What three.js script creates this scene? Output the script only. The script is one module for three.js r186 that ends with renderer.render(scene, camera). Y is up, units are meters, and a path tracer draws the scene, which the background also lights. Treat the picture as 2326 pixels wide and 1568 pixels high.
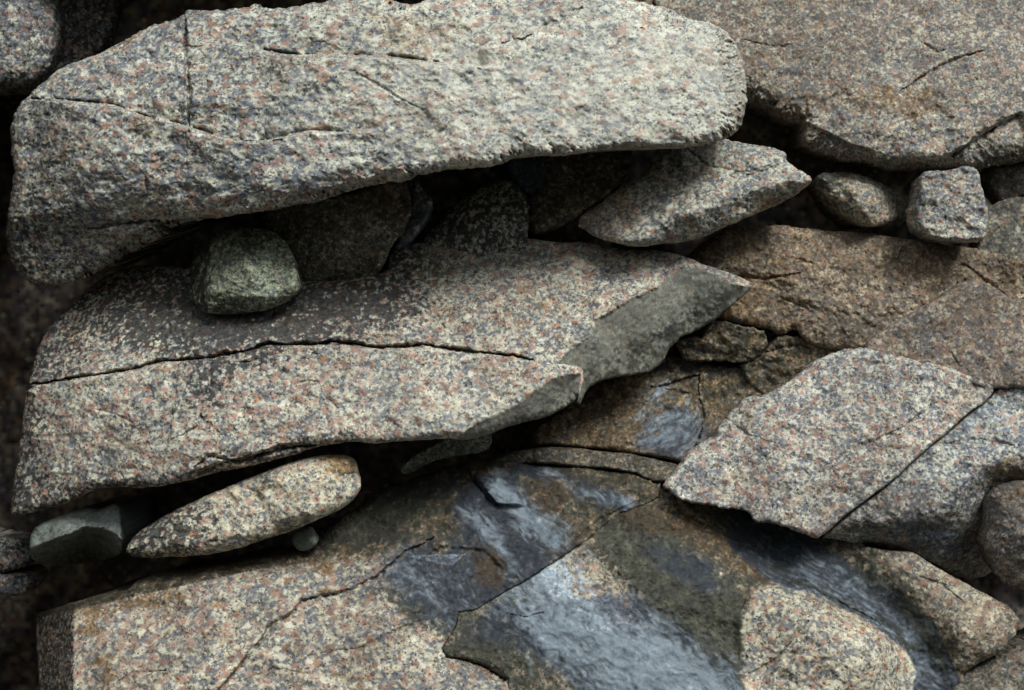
import * as THREE from 'three';

// ---------- camera, sky, sun, exposure ----------
const scene = new THREE.Scene();
const PITCH = 28 * Math.PI / 180, DIST = 3.4, HALFW = 1.163, MID_U = 1163, MID_V = 784;
const ORIGIN = new THREE.Vector3(0, 0.95, 0);                                   // middle of the rock face
const RIGHT = new THREE.Vector3(1, 0, 0);
const UP = new THREE.Vector3(0, Math.cos(PITCH), -Math.sin(PITCH));             // up along the sloping face
const OUT = new THREE.Vector3(0, Math.sin(PITCH), Math.cos(PITCH));             // out of the face
const ASPECT = 1024 / 690;
const camera = new THREE.PerspectiveCamera(2 * Math.atan(HALFW / ASPECT / DIST) * 180 / Math.PI, ASPECT, 0.05, 400);
camera.position.copy(ORIGIN).addScaledVector(OUT, DIST);
camera.up.copy(UP);
camera.lookAt(ORIGIN);
scene.add(camera);

const renderer = new THREE.WebGLRenderer({ antialias: true });
renderer.toneMapping = THREE.LinearToneMapping;
renderer.toneMappingExposure = 2.08;
renderer.shadowMap.enabled = true;

const SUN_DIR = new THREE.Vector3(0.40, 1.0, 0.22).normalize();                 // veiled sun, high, a little to the right
{
  const W = 512, H = 256, d = new Float32Array(W * H * 4);
  for (let j = 0; j < H; j++) for (let i = 0; i < W; i++) {
    const el = ((j + 0.5) / H - 0.5) * Math.PI, k = (j * W + i) * 4;
    const s = Math.max(0, Math.sin(el));
    const L = el > 0 ? 0.50 * (1 + 2 * s) / 3 : 0.04;                           // overcast: three times brighter overhead than at the horizon
    d[k] = L * 0.98; d[k + 1] = L * 1.0; d[k + 2] = L * 1.03; d[k + 3] = 1;
  }
  const sky = new THREE.DataTexture(d, W, H, THREE.RGBAFormat, THREE.FloatType);
  sky.mapping = THREE.EquirectangularReflectionMapping;
  sky.magFilter = sky.minFilter = THREE.LinearFilter;
  sky.needsUpdate = true;
  scene.background = sky; scene.environment = sky;
}
const sun = new THREE.DirectionalLight(new THREE.Color(1.0, 0.985, 0.955), 1.5);
sun.position.copy(ORIGIN).addScaledVector(SUN_DIR, 8);
sun.target.position.copy(ORIGIN);
sun.castShadow = true;
sun.shadow.radius = 40;
sun.shadow.mapSize.set(2048, 2048);
Object.assign(sun.shadow.camera, { left: -3, right: 3, top: 3, bottom: -3, near: 0.5, far: 20 });
scene.add(sun, sun.target);

// ---------- noise ----------
let seed = 20731;
const rnd = () => ((seed = (seed * 1664525 + 1013904223) >>> 0) / 4294967296);
const P = new Uint8Array(1024), GX = new Float32Array(256), GY = new Float32Array(256), GZ = new Float32Array(256), HV = new Float32Array(256);
{
  const a = [...Array(256).keys()];
  for (let i = 255; i > 0; i--) { const j = Math.floor(rnd() * (i + 1)); [a[i], a[j]] = [a[j], a[i]]; }
  for (let i = 0; i < 1024; i++) P[i] = a[i & 255];
  for (let i = 0; i < 256; i++) {
    const z = rnd() * 2 - 1, t = rnd() * 6.2832, r = Math.sqrt(1 - z * z);
    GX[i] = r * Math.cos(t); GY[i] = r * Math.sin(t); GZ[i] = z; HV[i] = rnd();
  }
}
function noise(x, y, z) {                                                        // gradient noise, about -1 .. 1
  const xf = Math.floor(x), yf = Math.floor(y), zf = Math.floor(z);
  const X = xf & 255, Y = yf & 255, Z = zf & 255; x -= xf; y -= yf; z -= zf;
  const u = x * x * x * (x * (x * 6 - 15) + 10), v = y * y * y * (y * (y * 6 - 15) + 10), w = z * z * z * (z * (z * 6 - 15) + 10);
  const A = P[X] + Y, B = P[X + 1] + Y, AA = P[A] + Z, AB = P[A + 1] + Z, BA = P[B] + Z, BB = P[B + 1] + Z;
  const g = (h, a, b, c) => GX[h] * a + GY[h] * b + GZ[h] * c;
  const x00 = g(P[AA], x, y, z), x10 = g(P[BA], x - 1, y, z), x01 = g(P[AB], x, y - 1, z), x11 = g(P[BB], x - 1, y - 1, z);
  const y00 = g(P[AA + 1], x, y, z - 1), y10 = g(P[BA + 1], x - 1, y, z - 1), y01 = g(P[AB + 1], x, y - 1, z - 1), y11 = g(P[BB + 1], x - 1, y - 1, z - 1);
  const a0 = x00 + u * (x10 - x00), a1 = x01 + u * (x11 - x01), b0 = y00 + u * (y10 - y00), b1 = y01 + u * (y11 - y01);
  const c0 = a0 + v * (a1 - a0), c1 = b0 + v * (b1 - b0);
  return 1.5 * (c0 + w * (c1 - c0));
}
function fbm(x, y, z, n) { let s = 0, a = 0.5, f = 1; for (let i = 0; i < n; i++) { s += a * noise(x * f + i * 17.3, y * f - i * 9.1, z * f + i * 5.7); a *= 0.5; f *= 2.03; } return s; }
const C = { f1: 0, f2: 0, h: 0, k: 0 };
function cells(x, y, z, salt) {                                                  // nearest grain: distances and its number
  const xf = Math.floor(x), yf = Math.floor(y), zf = Math.floor(z);
  let f1 = 9, f2 = 9, id = 0;
  for (let k = -1; k <= 1; k++) for (let j = -1; j <= 1; j++) for (let i = -1; i <= 1; i++) {
    const X = xf + i, Y = yf + j, Z = zf + k;
    const h = P[P[P[(X + salt) & 255] + (Y & 255)] + (Z & 255)], h2 = P[h + 1 + (X & 63)];
    const dx = X + HV[h] - x, dy = Y + HV[h2] - y, dz = Z + HV[P[h2 + 7]] - z;
    const d = dx * dx + dy * dy + dz * dz;
    if (d < f1) { f2 = f1; f1 = d; id = (h * 7 + h2 * 13) & 255; } else if (d < f2) f2 = d;
  }
  C.f1 = Math.sqrt(f1); C.f2 = Math.sqrt(f2); C.h = HV[id]; C.k = id;
}
const clamp = (x, a = 0, b = 1) => x < a ? a : x > b ? b : x;
const sstep = (a, b, x) => { x = clamp((x - a) / (b - a)); return x * x * (3 - 2 * x); };

// ---------- polylines ----------
function nearPolyline(pts, x, y, out) {                                          // distance, side (+ = right hand of the direction of travel), parameter
  let best = 1e18, t0 = 0, side = 1, len = 0;
  for (let i = 0; i < pts.length - 1; i++) {
    const ax = pts[i][0], ay = pts[i][1], dx = pts[i + 1][0] - ax, dy = pts[i + 1][1] - ay, L2 = dx * dx + dy * dy;
    const t = clamp(((x - ax) * dx + (y - ay) * dy) / L2), ex = x - ax - t * dx, ey = y - ay - t * dy, d = ex * ex + ey * ey;
    if (d < best) { best = d; t0 = i + t; side = dx * (y - ay) - dy * (x - ax) > 0 ? 1 : -1; out.qx = ax + t * dx; out.qy = ay + t * dy; }
  }
  out.d = Math.sqrt(best); out.t = t0 / (pts.length - 1); out.side = side;
  return out;
}
function signedDistance(poly, x, y) {                                            // + inside
  let best = 1e18, inside = false;
  for (let i = 0, j = poly.length - 1; i < poly.length; j = i++) {
    const ax = poly[j][0], ay = poly[j][1], bx = poly[i][0], by = poly[i][1];
    const dx = bx - ax, dy = by - ay, t = clamp(((x - ax) * dx + (y - ay) * dy) / (dx * dx + dy * dy || 1e-9));
    const ex = x - ax - t * dx, ey = y - ay - t * dy, d = ex * ex + ey * ey;
    if (d < best) best = d;
    if ((ay > y) !== (by > y) && x < (bx - ax) * (y - ay) / (by - ay) + ax) inside = !inside;
  }
  return inside ? Math.sqrt(best) : -Math.sqrt(best);
}
function chaikin(poly, n) {
  for (let k = 0; k < n; k++) {
    const q = [];
    poly.forEach((p, i) => { const r = poly[(i + 1) % poly.length]; q.push([p[0] * .75 + r[0] * .25, p[1] * .75 + r[1] * .25], [p[0] * .25 + r[0] * .75, p[1] * .25 + r[1] * .75]); });
    poly = q;
  }
  return poly;
}
function thinPlate(ctl) {                                                        // smooth surface through the given heights
  const n = ctl.length, m = n + 3, A = [], S = 500;
  const phi = r2 => r2 < 1e-12 ? 0 : 0.5 * r2 * Math.log(r2);
  for (let i = 0; i < m; i++) A.push(new Float64Array(m + 1));
  for (let i = 0; i < n; i++) {
    const xi = ctl[i][0] / S, yi = ctl[i][1] / S;
    for (let j = 0; j < n; j++) A[i][j] = phi((xi - ctl[j][0] / S) ** 2 + (yi - ctl[j][1] / S) ** 2);
    A[i][n] = A[n][i] = 1; A[i][n + 1] = A[n + 1][i] = xi; A[i][n + 2] = A[n + 2][i] = yi; A[i][m] = ctl[i][2];
  }
  for (let c = 0; c < m; c++) {
    let p = c; for (let r = c + 1; r < m; r++) if (Math.abs(A[r][c]) > Math.abs(A[p][c])) p = r;
    [A[c], A[p]] = [A[p], A[c]];
    for (let r = 0; r < m; r++) if (r !== c) { const f = A[r][c] / A[c][c]; if (f) for (let k = c; k <= m; k++) A[r][k] -= f * A[c][k]; }
  }
  const w = A.map((r, i) => r[m] / r[i]);
  return (u, v) => {
    const x = u / S, y = v / S; let s = w[n] + w[n + 1] * x + w[n + 2] * y;
    for (let i = 0; i < n; i++) s += w[i] * phi((x - ctl[i][0] / S) ** 2 + (y - ctl[i][1] / S) ** 2);
    return s;
  };
}

// ---------- what the stone is made of (linear base colours) ----------
const RGB = [0, 0, 0];
const mixTo = (r, g, b, k) => { RGB[0] += (r - RGB[0]) * k; RGB[1] += (g - RGB[1]) * k; RGB[2] += (b - RGB[2]) * k; };
const bump = { h: 0 };
// coarse grained pink granite: pale feldspar, pink feldspar with pale rims, grey blue quartz, black mica
function granite(x, y, z, o) {
  const s = o.grain || 1, pinkness = o.pink ?? 0.5, pale = o.pale ?? 0.5, mica = o.mica ?? 0.5;
  if (o.flat) { const c = Math.cos(o.flat), n = Math.sin(o.flat), q = (x * c + y * n) / s * .86; y = (-x * n + y * c) / s * 1.06; x = q; z /= s; } else { x /= s; y /= s; z /= s; }
  const wx = noise(x * .09, y * .09, z * .09), wy = noise(x * .09 + 31, y * .09, z * .09), wz = noise(x * .09, y * .09 + 57, z * .09);
  const fx = noise(x * .27 + 7, y * .27, z * .27), fy = noise(x * .27, y * .27 + 13, z * .27);
  const X = x + wx * 3.6 + fx * 2.2, Y = y + wy * 3.6 + fy * 2.2, Z = z + wz * 3.6;
  const patch = noise(x * .012, y * .012, z * .012), patch2 = noise(x * .04 + 9, y * .04, z * .04), mid = noise(X * .10 + 3, Y * .10, Z * .10), fine = noise(x * .42, y * .42 + 5, z * .42);
  // ground mass: pale feldspar running into grey blue quartz
  cells(X / 6.8, Y / 6.8, Z / 6.8, 3);
  const tone = 0.78 + 0.44 * HV[P[C.k]], pl = sstep(-.34, .30, mid + (C.h - .5) * .85 + (pale - .5) * 1.1 + patch2 * .35 + patch * .25);
  const warm = HV[P[C.k + 5]];
  RGB[0] = .155 + pl * (.315 + .05 * warm); RGB[1] = .176 + pl * .325; RGB[2] = .203 + pl * (.235 - .08 * warm);
  let up = pl * .6 - .1;
  const tf = tone * (1 + fine * .26);
  RGB[0] *= tf; RGB[1] *= tf; RGB[2] *= tf;
  mixTo(.07, .08, .09, (1 - sstep(0, .13, C.f2 - C.f1)) * .4);
  // pink feldspar crystals
  cells((X + fx * 2.5) / 21.5, (Y + fy * 2.5) / 18, Z / 21, 91);
  const hp = C.h, dp = C.f1 + noise(x * .2, y * .2, z * .2) * .17, rad = .36 + .24 * HV[P[C.k + 3]], kind = hp * 7 % 1;
  if (hp < pinkness + patch * .3) {
    const m = 1 - sstep(rad - .10, rad + .05, dp), core = 1 - sstep(rad - .28, rad - .08, dp), t = (.78 + .44 * HV[P[C.k + 9]]) * (1 + fine * .16), w2 = HV[P[C.k + 17]];
    if (kind > .55) { mixTo(.42 * t, .35 * t, .28 * t, m * .8); mixTo(.29 * t, .172 * t, .138 * t, core * .85); }       // pale rim
    else if (kind > .42) mixTo(.36 * t, .25 * t, .20 * t, m * .8);
    else mixTo((.275 + .03 * w2) * t, (.170 + .01 * w2) * t, (.140 - .03 * w2) * t, m * .86);
    up += (0.9 - up) * m * .7;
  } else if (hp > .92) { mixTo(.58, .61, .52, (1 - sstep(rad - .14, rad, dp)) * .9); up = .9; }
  // black mica in clots between the grains
  const clot = noise(x * .05 + 40, y * .05, z * .05 + 3);
  const web = Math.abs(noise(X * .11 + 20, Y * .11, Z * .11)) + .22 * fine;
  const wm = (1 - sstep(.02, .12 + .05 * mica, web)) * sstep(-.25, .35, clot + (mica - .5) * .8);
  mixTo(.036, .042, .052, wm * .75); up -= wm * .5;
  cells(X / 5.0, Y / 5.0, Z / 5.0, 47);
  if (C.h < .09 + mica * .2 + clot * .22) { const m = (1 - sstep(.34, .58, C.f1)) * .9; mixTo(.020, .024, .032, m); up -= m * .9; }
  else if (C.h > .94) mixTo(.56, .58, .51, (1 - sstep(.2, .45, C.f1)) * .45);
  const v = 1 + patch * .18 + patch2 * .14 + noise(x * .0045, y * .0045, z * .0045 + 3) * .24;
  RGB[0] *= v; RGB[1] *= v; RGB[2] *= v;
  bump.h = up;
}
// fine grained grey green joint surface
function joint(x, y, z) {
  const a = noise(x * .10, y * .16, z * .10), b = noise(x * .30 + y * .12, y * .42, z * .30), c = noise(x * .018 + 5, y * .018, z * .018), d = noise(x * .5, y * .5 + 8, z * .5);
  const v = Math.max(.25, 1 + a * .30 + b * .42 + c * .35 + d * .3);
  RGB[0] = .145 * v; RGB[1] = .160 * v; RGB[2] = .135 * v;
  cells(x / 6, y / 6, z / 6, 12);
  if (C.h < .18) mixTo(.03, .034, .034, (1 - sstep(.25, .55, C.f1)) * .8);
  if (C.h > .88) mixTo(.34, .32, .27, (1 - sstep(.2, .5, C.f1)) * .6);
  bump.h = (b + d) * .5;
}
// stains, some painted in place of shade: how much of the stone's own grain they leave and where they take hold
const speckle = (x, y, z, f) => .5 + .9 * fbm(x * f, y * f, z * f, 5);
const grey = () => RGB[0] * .3 + RGB[1] * .5 + RGB[2] * .2;
function iron(x, y, z, k) { if (k <= .02) return; cells(x / 7, y / 7, z / 7, 61); const m = sstep(.14, .74, k * (.3 + 1.15 * speckle(x, y, z, .05)) + (C.h - .5) * .5 * Math.min(1, k * 2)); const l = grey(), q = .8 + .4 * noise(x * .13, y * .13, z * .13); mixTo((.030 + l * .70) * q, (.019 + l * .44) * q, (.007 + l * .17) * q, m * .9); }
function brown(x, y, z, k) { if (k <= .02) return; cells(x / 6.5, y / 6.5, z / 6.5, 77); const m = clamp(k * (.25 + 1.3 * speckle(x, y, z, .034)) + (C.h - .5) * .55 * Math.min(1, k * 2)); const l = grey(); mixTo(.022 + l * .40, .016 + l * .30, .009 + l * .19, m * .9); }
function lichenShade(x, y, z, k) { if (k <= .05) return; cells(x / 8, y / 8, z / 8, 5); const m = sstep(.36, .60, k * (.30 + .85 * speckle(x, y, z, .05)) + (C.h - .5) * (.45 + .75 * sstep(.45, .95, k)) + noise(x * .3, y * .3, z * .3) * .15); mixTo(.016, .018, .021, m * (.74 + .18 * C.h)); }
function algaeShade(x, y, z, k) { if (k <= .02) return; cells(x / 8, y / 8, z / 8, 29); const m = sstep(.14, .72, k * (.2 + 1.35 * speckle(x, y, z, .042)) + (C.h - .5) * .5 * Math.min(1, k * 2)); const l = grey(); const q = .55 + .9 * speckle(x, y, z, .15); mixTo((.007 + l * .17) * q, (.009 + l * .18) * q, (.005 + l * .12) * q, m * .95); }
function slate(x, y, z, k) { if (k <= .02) return; const m = sstep(.15, .8, k * (.2 + 1.4 * speckle(x, y, z, .034))); const l = grey(), g = .5 + 1.0 * speckle(x, y, z, .14); mixTo((.006 + l * .23) * g, (.011 + l * .29) * g, (.018 + l * .37) * g, m * .93); bump.h *= 1 - m * .5; }
function paleStreaks(x, y, z, k, dx, dy) {                                             // pale blue-grey streaks, drawn out along one direction
  if (k <= .02) return;
  const wa = fbm(x * .012 + 3, y * .012, z * .012, 3) * 34, a = (x * dx + y * dy), b = (-x * dy + y * dx) + wa;
  const n = fbm(a * .006, b * .042, z * .02, 4), f = fbm(a * .026 + 11, b * .12, z * .1, 5), web = 1 - Math.abs(noise(a * .028, b * .06, z * .05)) * 2.4;
  const m = sstep(.18, 1.05, k * .92 + n * .62 + f * .75 + web * .16);
  const g = Math.max(.4, .9 + .5 * f + .3 * n);
  const q = g * (.50 + .55 * clamp(grey() / .20, 0, 1.8)), s = noise(x * .34, y * .40, z * .34) * .16; mixTo(.325 * (q + s), .410 * (q + s), .475 * (q + s), m * .86); bump.h *= 1 - m * .5;
}
const near = {};
const along = (pts, u, v, w) => { nearPolyline(pts, u, v, near); return clamp(1 - near.d / w); };
const spot = (u, v, cu, cv, ru, rv, ang = 0) => { const c = Math.cos(ang), s = Math.sin(ang), a = ((u - cu) * c + (v - cv) * s) / ru, b = (-(u - cu) * s + (v - cv) * c) / rv; return clamp(1.35 - Math.hypot(a, b)); };

// ---------- turning an outline with relief into a solid stone ----------
const stone = new THREE.MeshStandardMaterial({ vertexColors: true, roughness: 0.86, metalness: 0 });
const dampStone = new THREE.MeshStandardMaterial({ vertexColors: true, roughness: 0.78, metalness: 0 });
const taken = {};
function numbered(name) { taken[name] = (taken[name] ?? -1) + 1; return taken[name] ? `${name}_${String(taken[name]).padStart(3, '0')}` : name; }
let totalTriangles = 0;
const Q = { d: 0, t: 0, side: 0, qx: 0, qy: 0 };
const QUALITY = 1.0;

function rock(r) {
  const poly = chaikin(r.outline, r.smooth ?? 1), step = (r.step || 2) * QUALITY;
  const base = thinPlate(r.heights), salt = r.salt ?? (r.salt = Math.floor(rnd() * 900));
  const e = { top: 30, bottom: 20, left: 25, right: 25, deep: 1.2, ...r.edge };
  const ragged = r.ragged ?? 5, rough = r.rough ?? 1, grainUp = r.grainUp ?? 1.4;
  let u0 = 1e9, u1 = -1e9, v0 = 1e9, v1 = -1e9;
  for (const [a, b] of poly) { u0 = Math.min(u0, a); u1 = Math.max(u1, a); v0 = Math.min(v0, b); v1 = Math.max(v1, b); }
  u0 -= 16; u1 += 16; v0 -= 16; v1 += 16;
  const nx = Math.ceil((u1 - u0) / step) + 1, ny = Math.ceil((v1 - v0) / step) + 1;
  const U = new Float32Array(nx * ny), V = new Float32Array(nx * ny), D = new Float32Array(nx * ny);
  for (let j = 0; j < ny; j++) for (let i = 0; i < nx; i++) {
    const k = j * nx + i, u = u0 + i * step, v = v0 + j * step;
    U[k] = u; V[k] = v;
    let d = r.warp ? signedDistance(poly, u + r.warp * (fbm(u * .010, v * .010, 71, 3) + .5 * fbm(u * .06, v * .06, 73, 3)), v + r.warp * (fbm(u * .010, v * .010, 83, 3) + .5 * fbm(u * .06, v * .06, 87, 3))) : signedDistance(poly, u, v);
    let rag = ragged; if (r.calm && Math.abs(d) < 60) rag *= .25 + .75 * clamp(nearPolyline(r.calm, u, v, Q).d / 30 - .3);
    if (!r.warp && Math.abs(d) < 60) d += rag * (fbm(u * .012, v * .012, salt, 2) * 1.3 + fbm(u * .05, v * .05, salt + 3, 3) * .9);
    D[k] = d;
  }
  // slide the grid points next to the outline on to it
  const snapped = new Uint8Array(nx * ny), DX = new Float32Array(nx * ny), DY = new Float32Array(nx * ny);
  for (let j = 1; j < ny - 1; j++) for (let i = 1; i < nx - 1; i++) {
    const k = j * nx + i;
    if (D[k] > 90 || D[k] < -2 * step) continue;
    let gx = D[k + 1] - D[k - 1], gy = D[k + nx] - D[k - nx]; const L = Math.hypot(gx, gy) || 1; gx /= L; gy /= L;
    DX[k] = gx; DY[k] = gy;
  }
  for (let k = 0; k < nx * ny; k++) if (Math.abs(D[k]) < .62 * step) { U[k] -= DX[k] * D[k]; V[k] -= DY[k] * D[k]; D[k] = 0; snapped[k] = 1; }
  const idx = new Int32Array(nx * ny).fill(-1), use = [];
  const ok = k => D[k] >= 0, tris = [];
  for (let j = 1; j < ny - 2; j++) for (let i = 1; i < nx - 2; i++) {
    const a = j * nx + i, b = a + 1, c = a + nx, d = c + 1;
    const put = (p, q, s) => { if (ok(p) && ok(q) && ok(s)) tris.push(p, q, s); };
    if ((i + j) & 1) { put(a, c, b); put(b, c, d); } else { put(a, c, d); put(a, d, b); }
  }
  for (const k of tris) if (idx[k] < 0) { idx[k] = use.length; use.push(k); }
  const n = use.length, front = new Uint32Array(tris.length);
  for (let i = 0; i < tris.length; i++) front[i] = idx[tris[i]];
  // heights
  const A = [], B = [], Z = [], info = { u: 0, v: 0, d: 0, facet: 0, edge: 0, crack: 0 };
  const col = [];
  for (let q = 0; q < n; q++) {
    const k = use[q], u = U[k], v = V[k], d = Math.max(0, D[k]);
    let z = base(u, v);
    let facet = 0, crack = 0;
    const wob = fbm(u * .02, v * .02, salt + 7, 3) * 9 + noise(u * .09, v * .09, salt) * 3;
    for (const f of r.facets || []) {                                            // broken faces that turn away behind a crease
      nearPolyline(f.crease, u, v, Q);
      const w = f.wobble ?? 1, dd = Q.side * (f.side || 1) * Q.d + wob * .7 * w;
      if (dd > -(f.round || 3)) {
        const R = f.round || 3, t = dd < R ? (dd + R) * (dd + R) / (4 * R) : dd;
        let drop = (f.slope + (f.bow || 0) * t / 100) * t;
        z -= drop;
        if (f.plain) facet = Math.max(facet, sstep(-2, 6, dd + noise(u * .15, v * .15, salt) * 4));
      }
    }
    for (const s of r.steps || []) {                                             // ledges: one side stands proud of the other
      nearPolyline(s.line, u, v, Q);
      const ends = sstep(0, s.fade ?? .12, Q.t) * sstep(0, s.fade ?? .12, 1 - Q.t);
      const dd = Q.side * (s.side || 1) * Q.d + wob * .35;
      z += ends * s.h * sstep(-(s.soft ?? 4), s.soft ?? 4, dd) * Math.exp(-Math.max(0, dd) / (s.fall ?? 90));
    }
    for (const c of r.cracks || []) {
      nearPolyline(c.line, u + wob * .5 + noise(u * .07, v * .07, salt + 31) * 2.6, v + wob * .5 + noise(u * .07, v * .07, salt + 33) * 2.6, Q);
      const w = c.w * (.28 + 1.35 * clamp(.45 + .9 * noise(u * .018, v * .018, salt + 20) + .5 * noise(u * .07, v * .07, salt + 21))) * (.35 + .65 * sstep(0, .2, Q.t) * sstep(0, .2, 1 - Q.t));
      const g = Math.exp(-Q.d * Q.d / (w * w)); z -= c.deep * g; crack = Math.max(crack, g);
    }
    if (r.most !== undefined && z > r.most) z = r.most + (z - r.most) * .05;
    // rounding towards the outline
    const gx = DX[k], gy = DY[k], gl = gx * gx + gy * gy || 1;
    const er = ((gx > 0 ? e.left : e.right) * gx * gx + (gy > 0 ? e.top : e.bottom) * gy * gy) / gl || 20;
    const R = er * (.75 + .5 * clamp(.5 + noise(u * .011, v * .011, salt + 11)));
    let edge = 0;
    if (d < R) { const t = 1 - d / R; z -= e.deep * R * (1 - Math.sqrt(Math.max(0, 1 - t * t))); edge = t; }
    // broken surface
    const soft = (1 - facet * .7) * (1 - edge * .55);
    const rg = 1 - Math.abs(noise(u * .013 + v * .004, v * .021 - u * .004, salt + 5)) * 2, hk = 1 - Math.abs(noise(u * .040, v * .055, salt + 6)) * 2;
    z += rough * soft * (fbm(u * .006, v * .006, salt + 1, 3) * 24 + fbm(u * .028, v * .028, salt + 2, 3) * 11 + rg * 4 + hk * 1.8 + noise(u * .15, v * .15, salt + 4) * .7);
    const f = (DIST * 1000 - z) / (DIST * 1000);
    let a = (u - MID_U) * f, b = (MID_V - v) * f;
    info.u = u; info.v = v; info.d = d; info.facet = facet; info.edge = edge; info.crack = crack;
    r.paint(a, b, z, info);
    z += bump.h * grainUp * soft;
    A.push(a); B.push(b); Z.push(z); col.push(RGB[0], RGB[1], RGB[2]);
  }
  // the sides go back into the pile, narrowing a little
  const edges = new Map();
  for (let t = 0; t < front.length; t += 3) for (let s = 0; s < 3; s++) {
    const p = front[t + s], q = front[t + (s + 1) % 3];
    if (D[use[p]] > 3 * step || D[use[q]] > 3 * step) continue;
    const back = q * n + p;
    if (edges.has(back)) edges.delete(back); else edges.set(p * n + q, [p, q]);
  }
  let ca = 0, cb = 0, zmin = 1e9; const rim = new Map();
  for (const [p] of edges.values()) { if (!rim.has(p)) rim.set(p, rim.size); }
  for (const [, q] of edges.values()) { if (!rim.has(q)) rim.set(q, rim.size); }
  for (const p of rim.keys()) { ca += A[p]; cb += B[p]; zmin = Math.min(zmin, Z[p]); }
  ca /= rim.size; cb /= rim.size;
  const thick = r.thick ?? 260, rings = [6, 14, 26, 44, 70, 110, 170].filter(t => t < thick * .8); rings.push(thick);
  const rimKeys = [...rim.keys()], shrink = r.shrink ?? .22, m = rimKeys.length;
  const side = [];
  rings.forEach((t, ring) => {
    for (const p of rimKeys) {
      const s = 1 - shrink * (t / 300 + (ring ? .012 : .003)), z0 = Z[p], target = ring === rings.length - 1 ? Math.min(z0 - 20, zmin - thick * .4) : z0 - t;
      const w = ring ? noise(A[p] * .02, B[p] * .02, t * .02 + salt) * 4 : 0;
      const a = ca + (A[p] - ca) * s, b = cb + (B[p] - cb) * s + w;
      info.u = U[use[p]]; info.v = V[use[p]]; info.d = 0; info.edge = 1; info.facet = 0; info.crack = 0;
      r.paint(a, b, target, info);
      A.push(a); B.push(b); Z.push(target); col.push(RGB[0], RGB[1], RGB[2]);
    }
  });
  A.push(ca); B.push(cb); Z.push(zmin - thick * .45); col.push(.1, .09, .08);
  const last = A.length - 1;
  for (const [p, q] of edges.values()) {
    const i = rim.get(p), j = rim.get(q);
    for (let k = 0; k < rings.length; k++) {
      const p0 = k ? n + (k - 1) * m + i : p, q0 = k ? n + (k - 1) * m + j : q, p1 = n + k * m + i, q1 = n + k * m + j;
      side.push(p0, p1, q0, q0, p1, q1);
    }
    side.push(n + (rings.length - 1) * m + i, last, n + (rings.length - 1) * m + j);
  }
  // to metres, round the stone's own base
  let bz = 0; for (let i = 0; i < n; i += 37) bz += Z[i]; bz /= Math.ceil(n / 37);
  const at = new THREE.Vector3().copy(ORIGIN).addScaledVector(RIGHT, ca / 1000).addScaledVector(UP, cb / 1000).addScaledVector(OUT, bz / 1000);
  const pos = new Float32Array(A.length * 3);
  for (let i = 0; i < A.length; i++) { pos[i * 3] = (A[i] - ca) / 1000; pos[i * 3 + 1] = (B[i] - cb) / 1000; pos[i * 3 + 2] = (Z[i] - bz) / 1000; }
  const g = new THREE.BufferGeometry();
  g.setAttribute('position', new THREE.BufferAttribute(pos, 3));
  g.setAttribute('color', new THREE.BufferAttribute(new Float32Array(col), 3));
  const index = new Uint32Array(front.length + side.length); index.set(front); index.set(side, front.length);
  g.setIndex(new THREE.BufferAttribute(index, 1));
  g.computeVertexNormals();
  totalTriangles += index.length / 3;
  const mesh = new THREE.Mesh(g, r.material || stone);
  mesh.name = numbered(r.name);
  mesh.position.copy(at);
  mesh.quaternion.setFromRotationMatrix(new THREE.Matrix4().makeBasis(RIGHT, UP, OUT));
  mesh.castShadow = mesh.receiveShadow = true;
  if (r.kind) mesh.userData.kind = r.kind;
  mesh.userData.label = r.label; mesh.userData.category = r.category || 'rock';
  if (r.group) mesh.userData.group = r.group;
  scene.add(mesh);
  return mesh;
}
// paint: granite, the plain joint face where the stone broke, then growth, stains from run-off and painted shade
function painter(o, stains) {
  const S = [0, 0, 0];
  return (a, b, z, i) => {
    granite(a, b, z, o);
    if (i.facet > 0) { const h = bump.h; S[0] = RGB[0]; S[1] = RGB[1]; S[2] = RGB[2]; joint(a, b, z); const k = i.facet * .78; RGB[0] = S[0] + (RGB[0] - S[0]) * k; RGB[1] = S[1] + (RGB[1] - S[1]) * k; RGB[2] = S[2] + (RGB[2] - S[2]) * k; bump.h = h + (bump.h - h) * k; }
    if (o.tint) { RGB[0] *= o.tint[0]; RGB[1] *= o.tint[1]; RGB[2] *= o.tint[2]; }
    const wet = noise(a * .0052 + 21, b * .0052, z * .0052) + .4 * noise(a * .017, b * .017 + 9, z * .017), wk = (o.weather ?? .55);
    if (wk && i.facet < .5) { if (wet > .12) iron(a, b, z, wk * sstep(.12, .75, wet)); else if (wet < -.22) brown(a, b, z, wk * .7 * sstep(-.22, -.8, wet)); }
    if (stains) stains(a, b, z, i);
  };
}
const changing = (o, change, stains) => { const p = painter(o, stains); return (a, b, z, i) => { change(o, i); p(a, b, z, i); }; };   // a stone whose make-up changes along its length
const below = (line, u, v, w) => { nearPolyline(line, u, v, near); return clamp(.5 + near.side * near.d / w); };   // + on the right hand of the line
const above = (line, u, v, w) => 1 - below(line, u, v, w);

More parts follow.
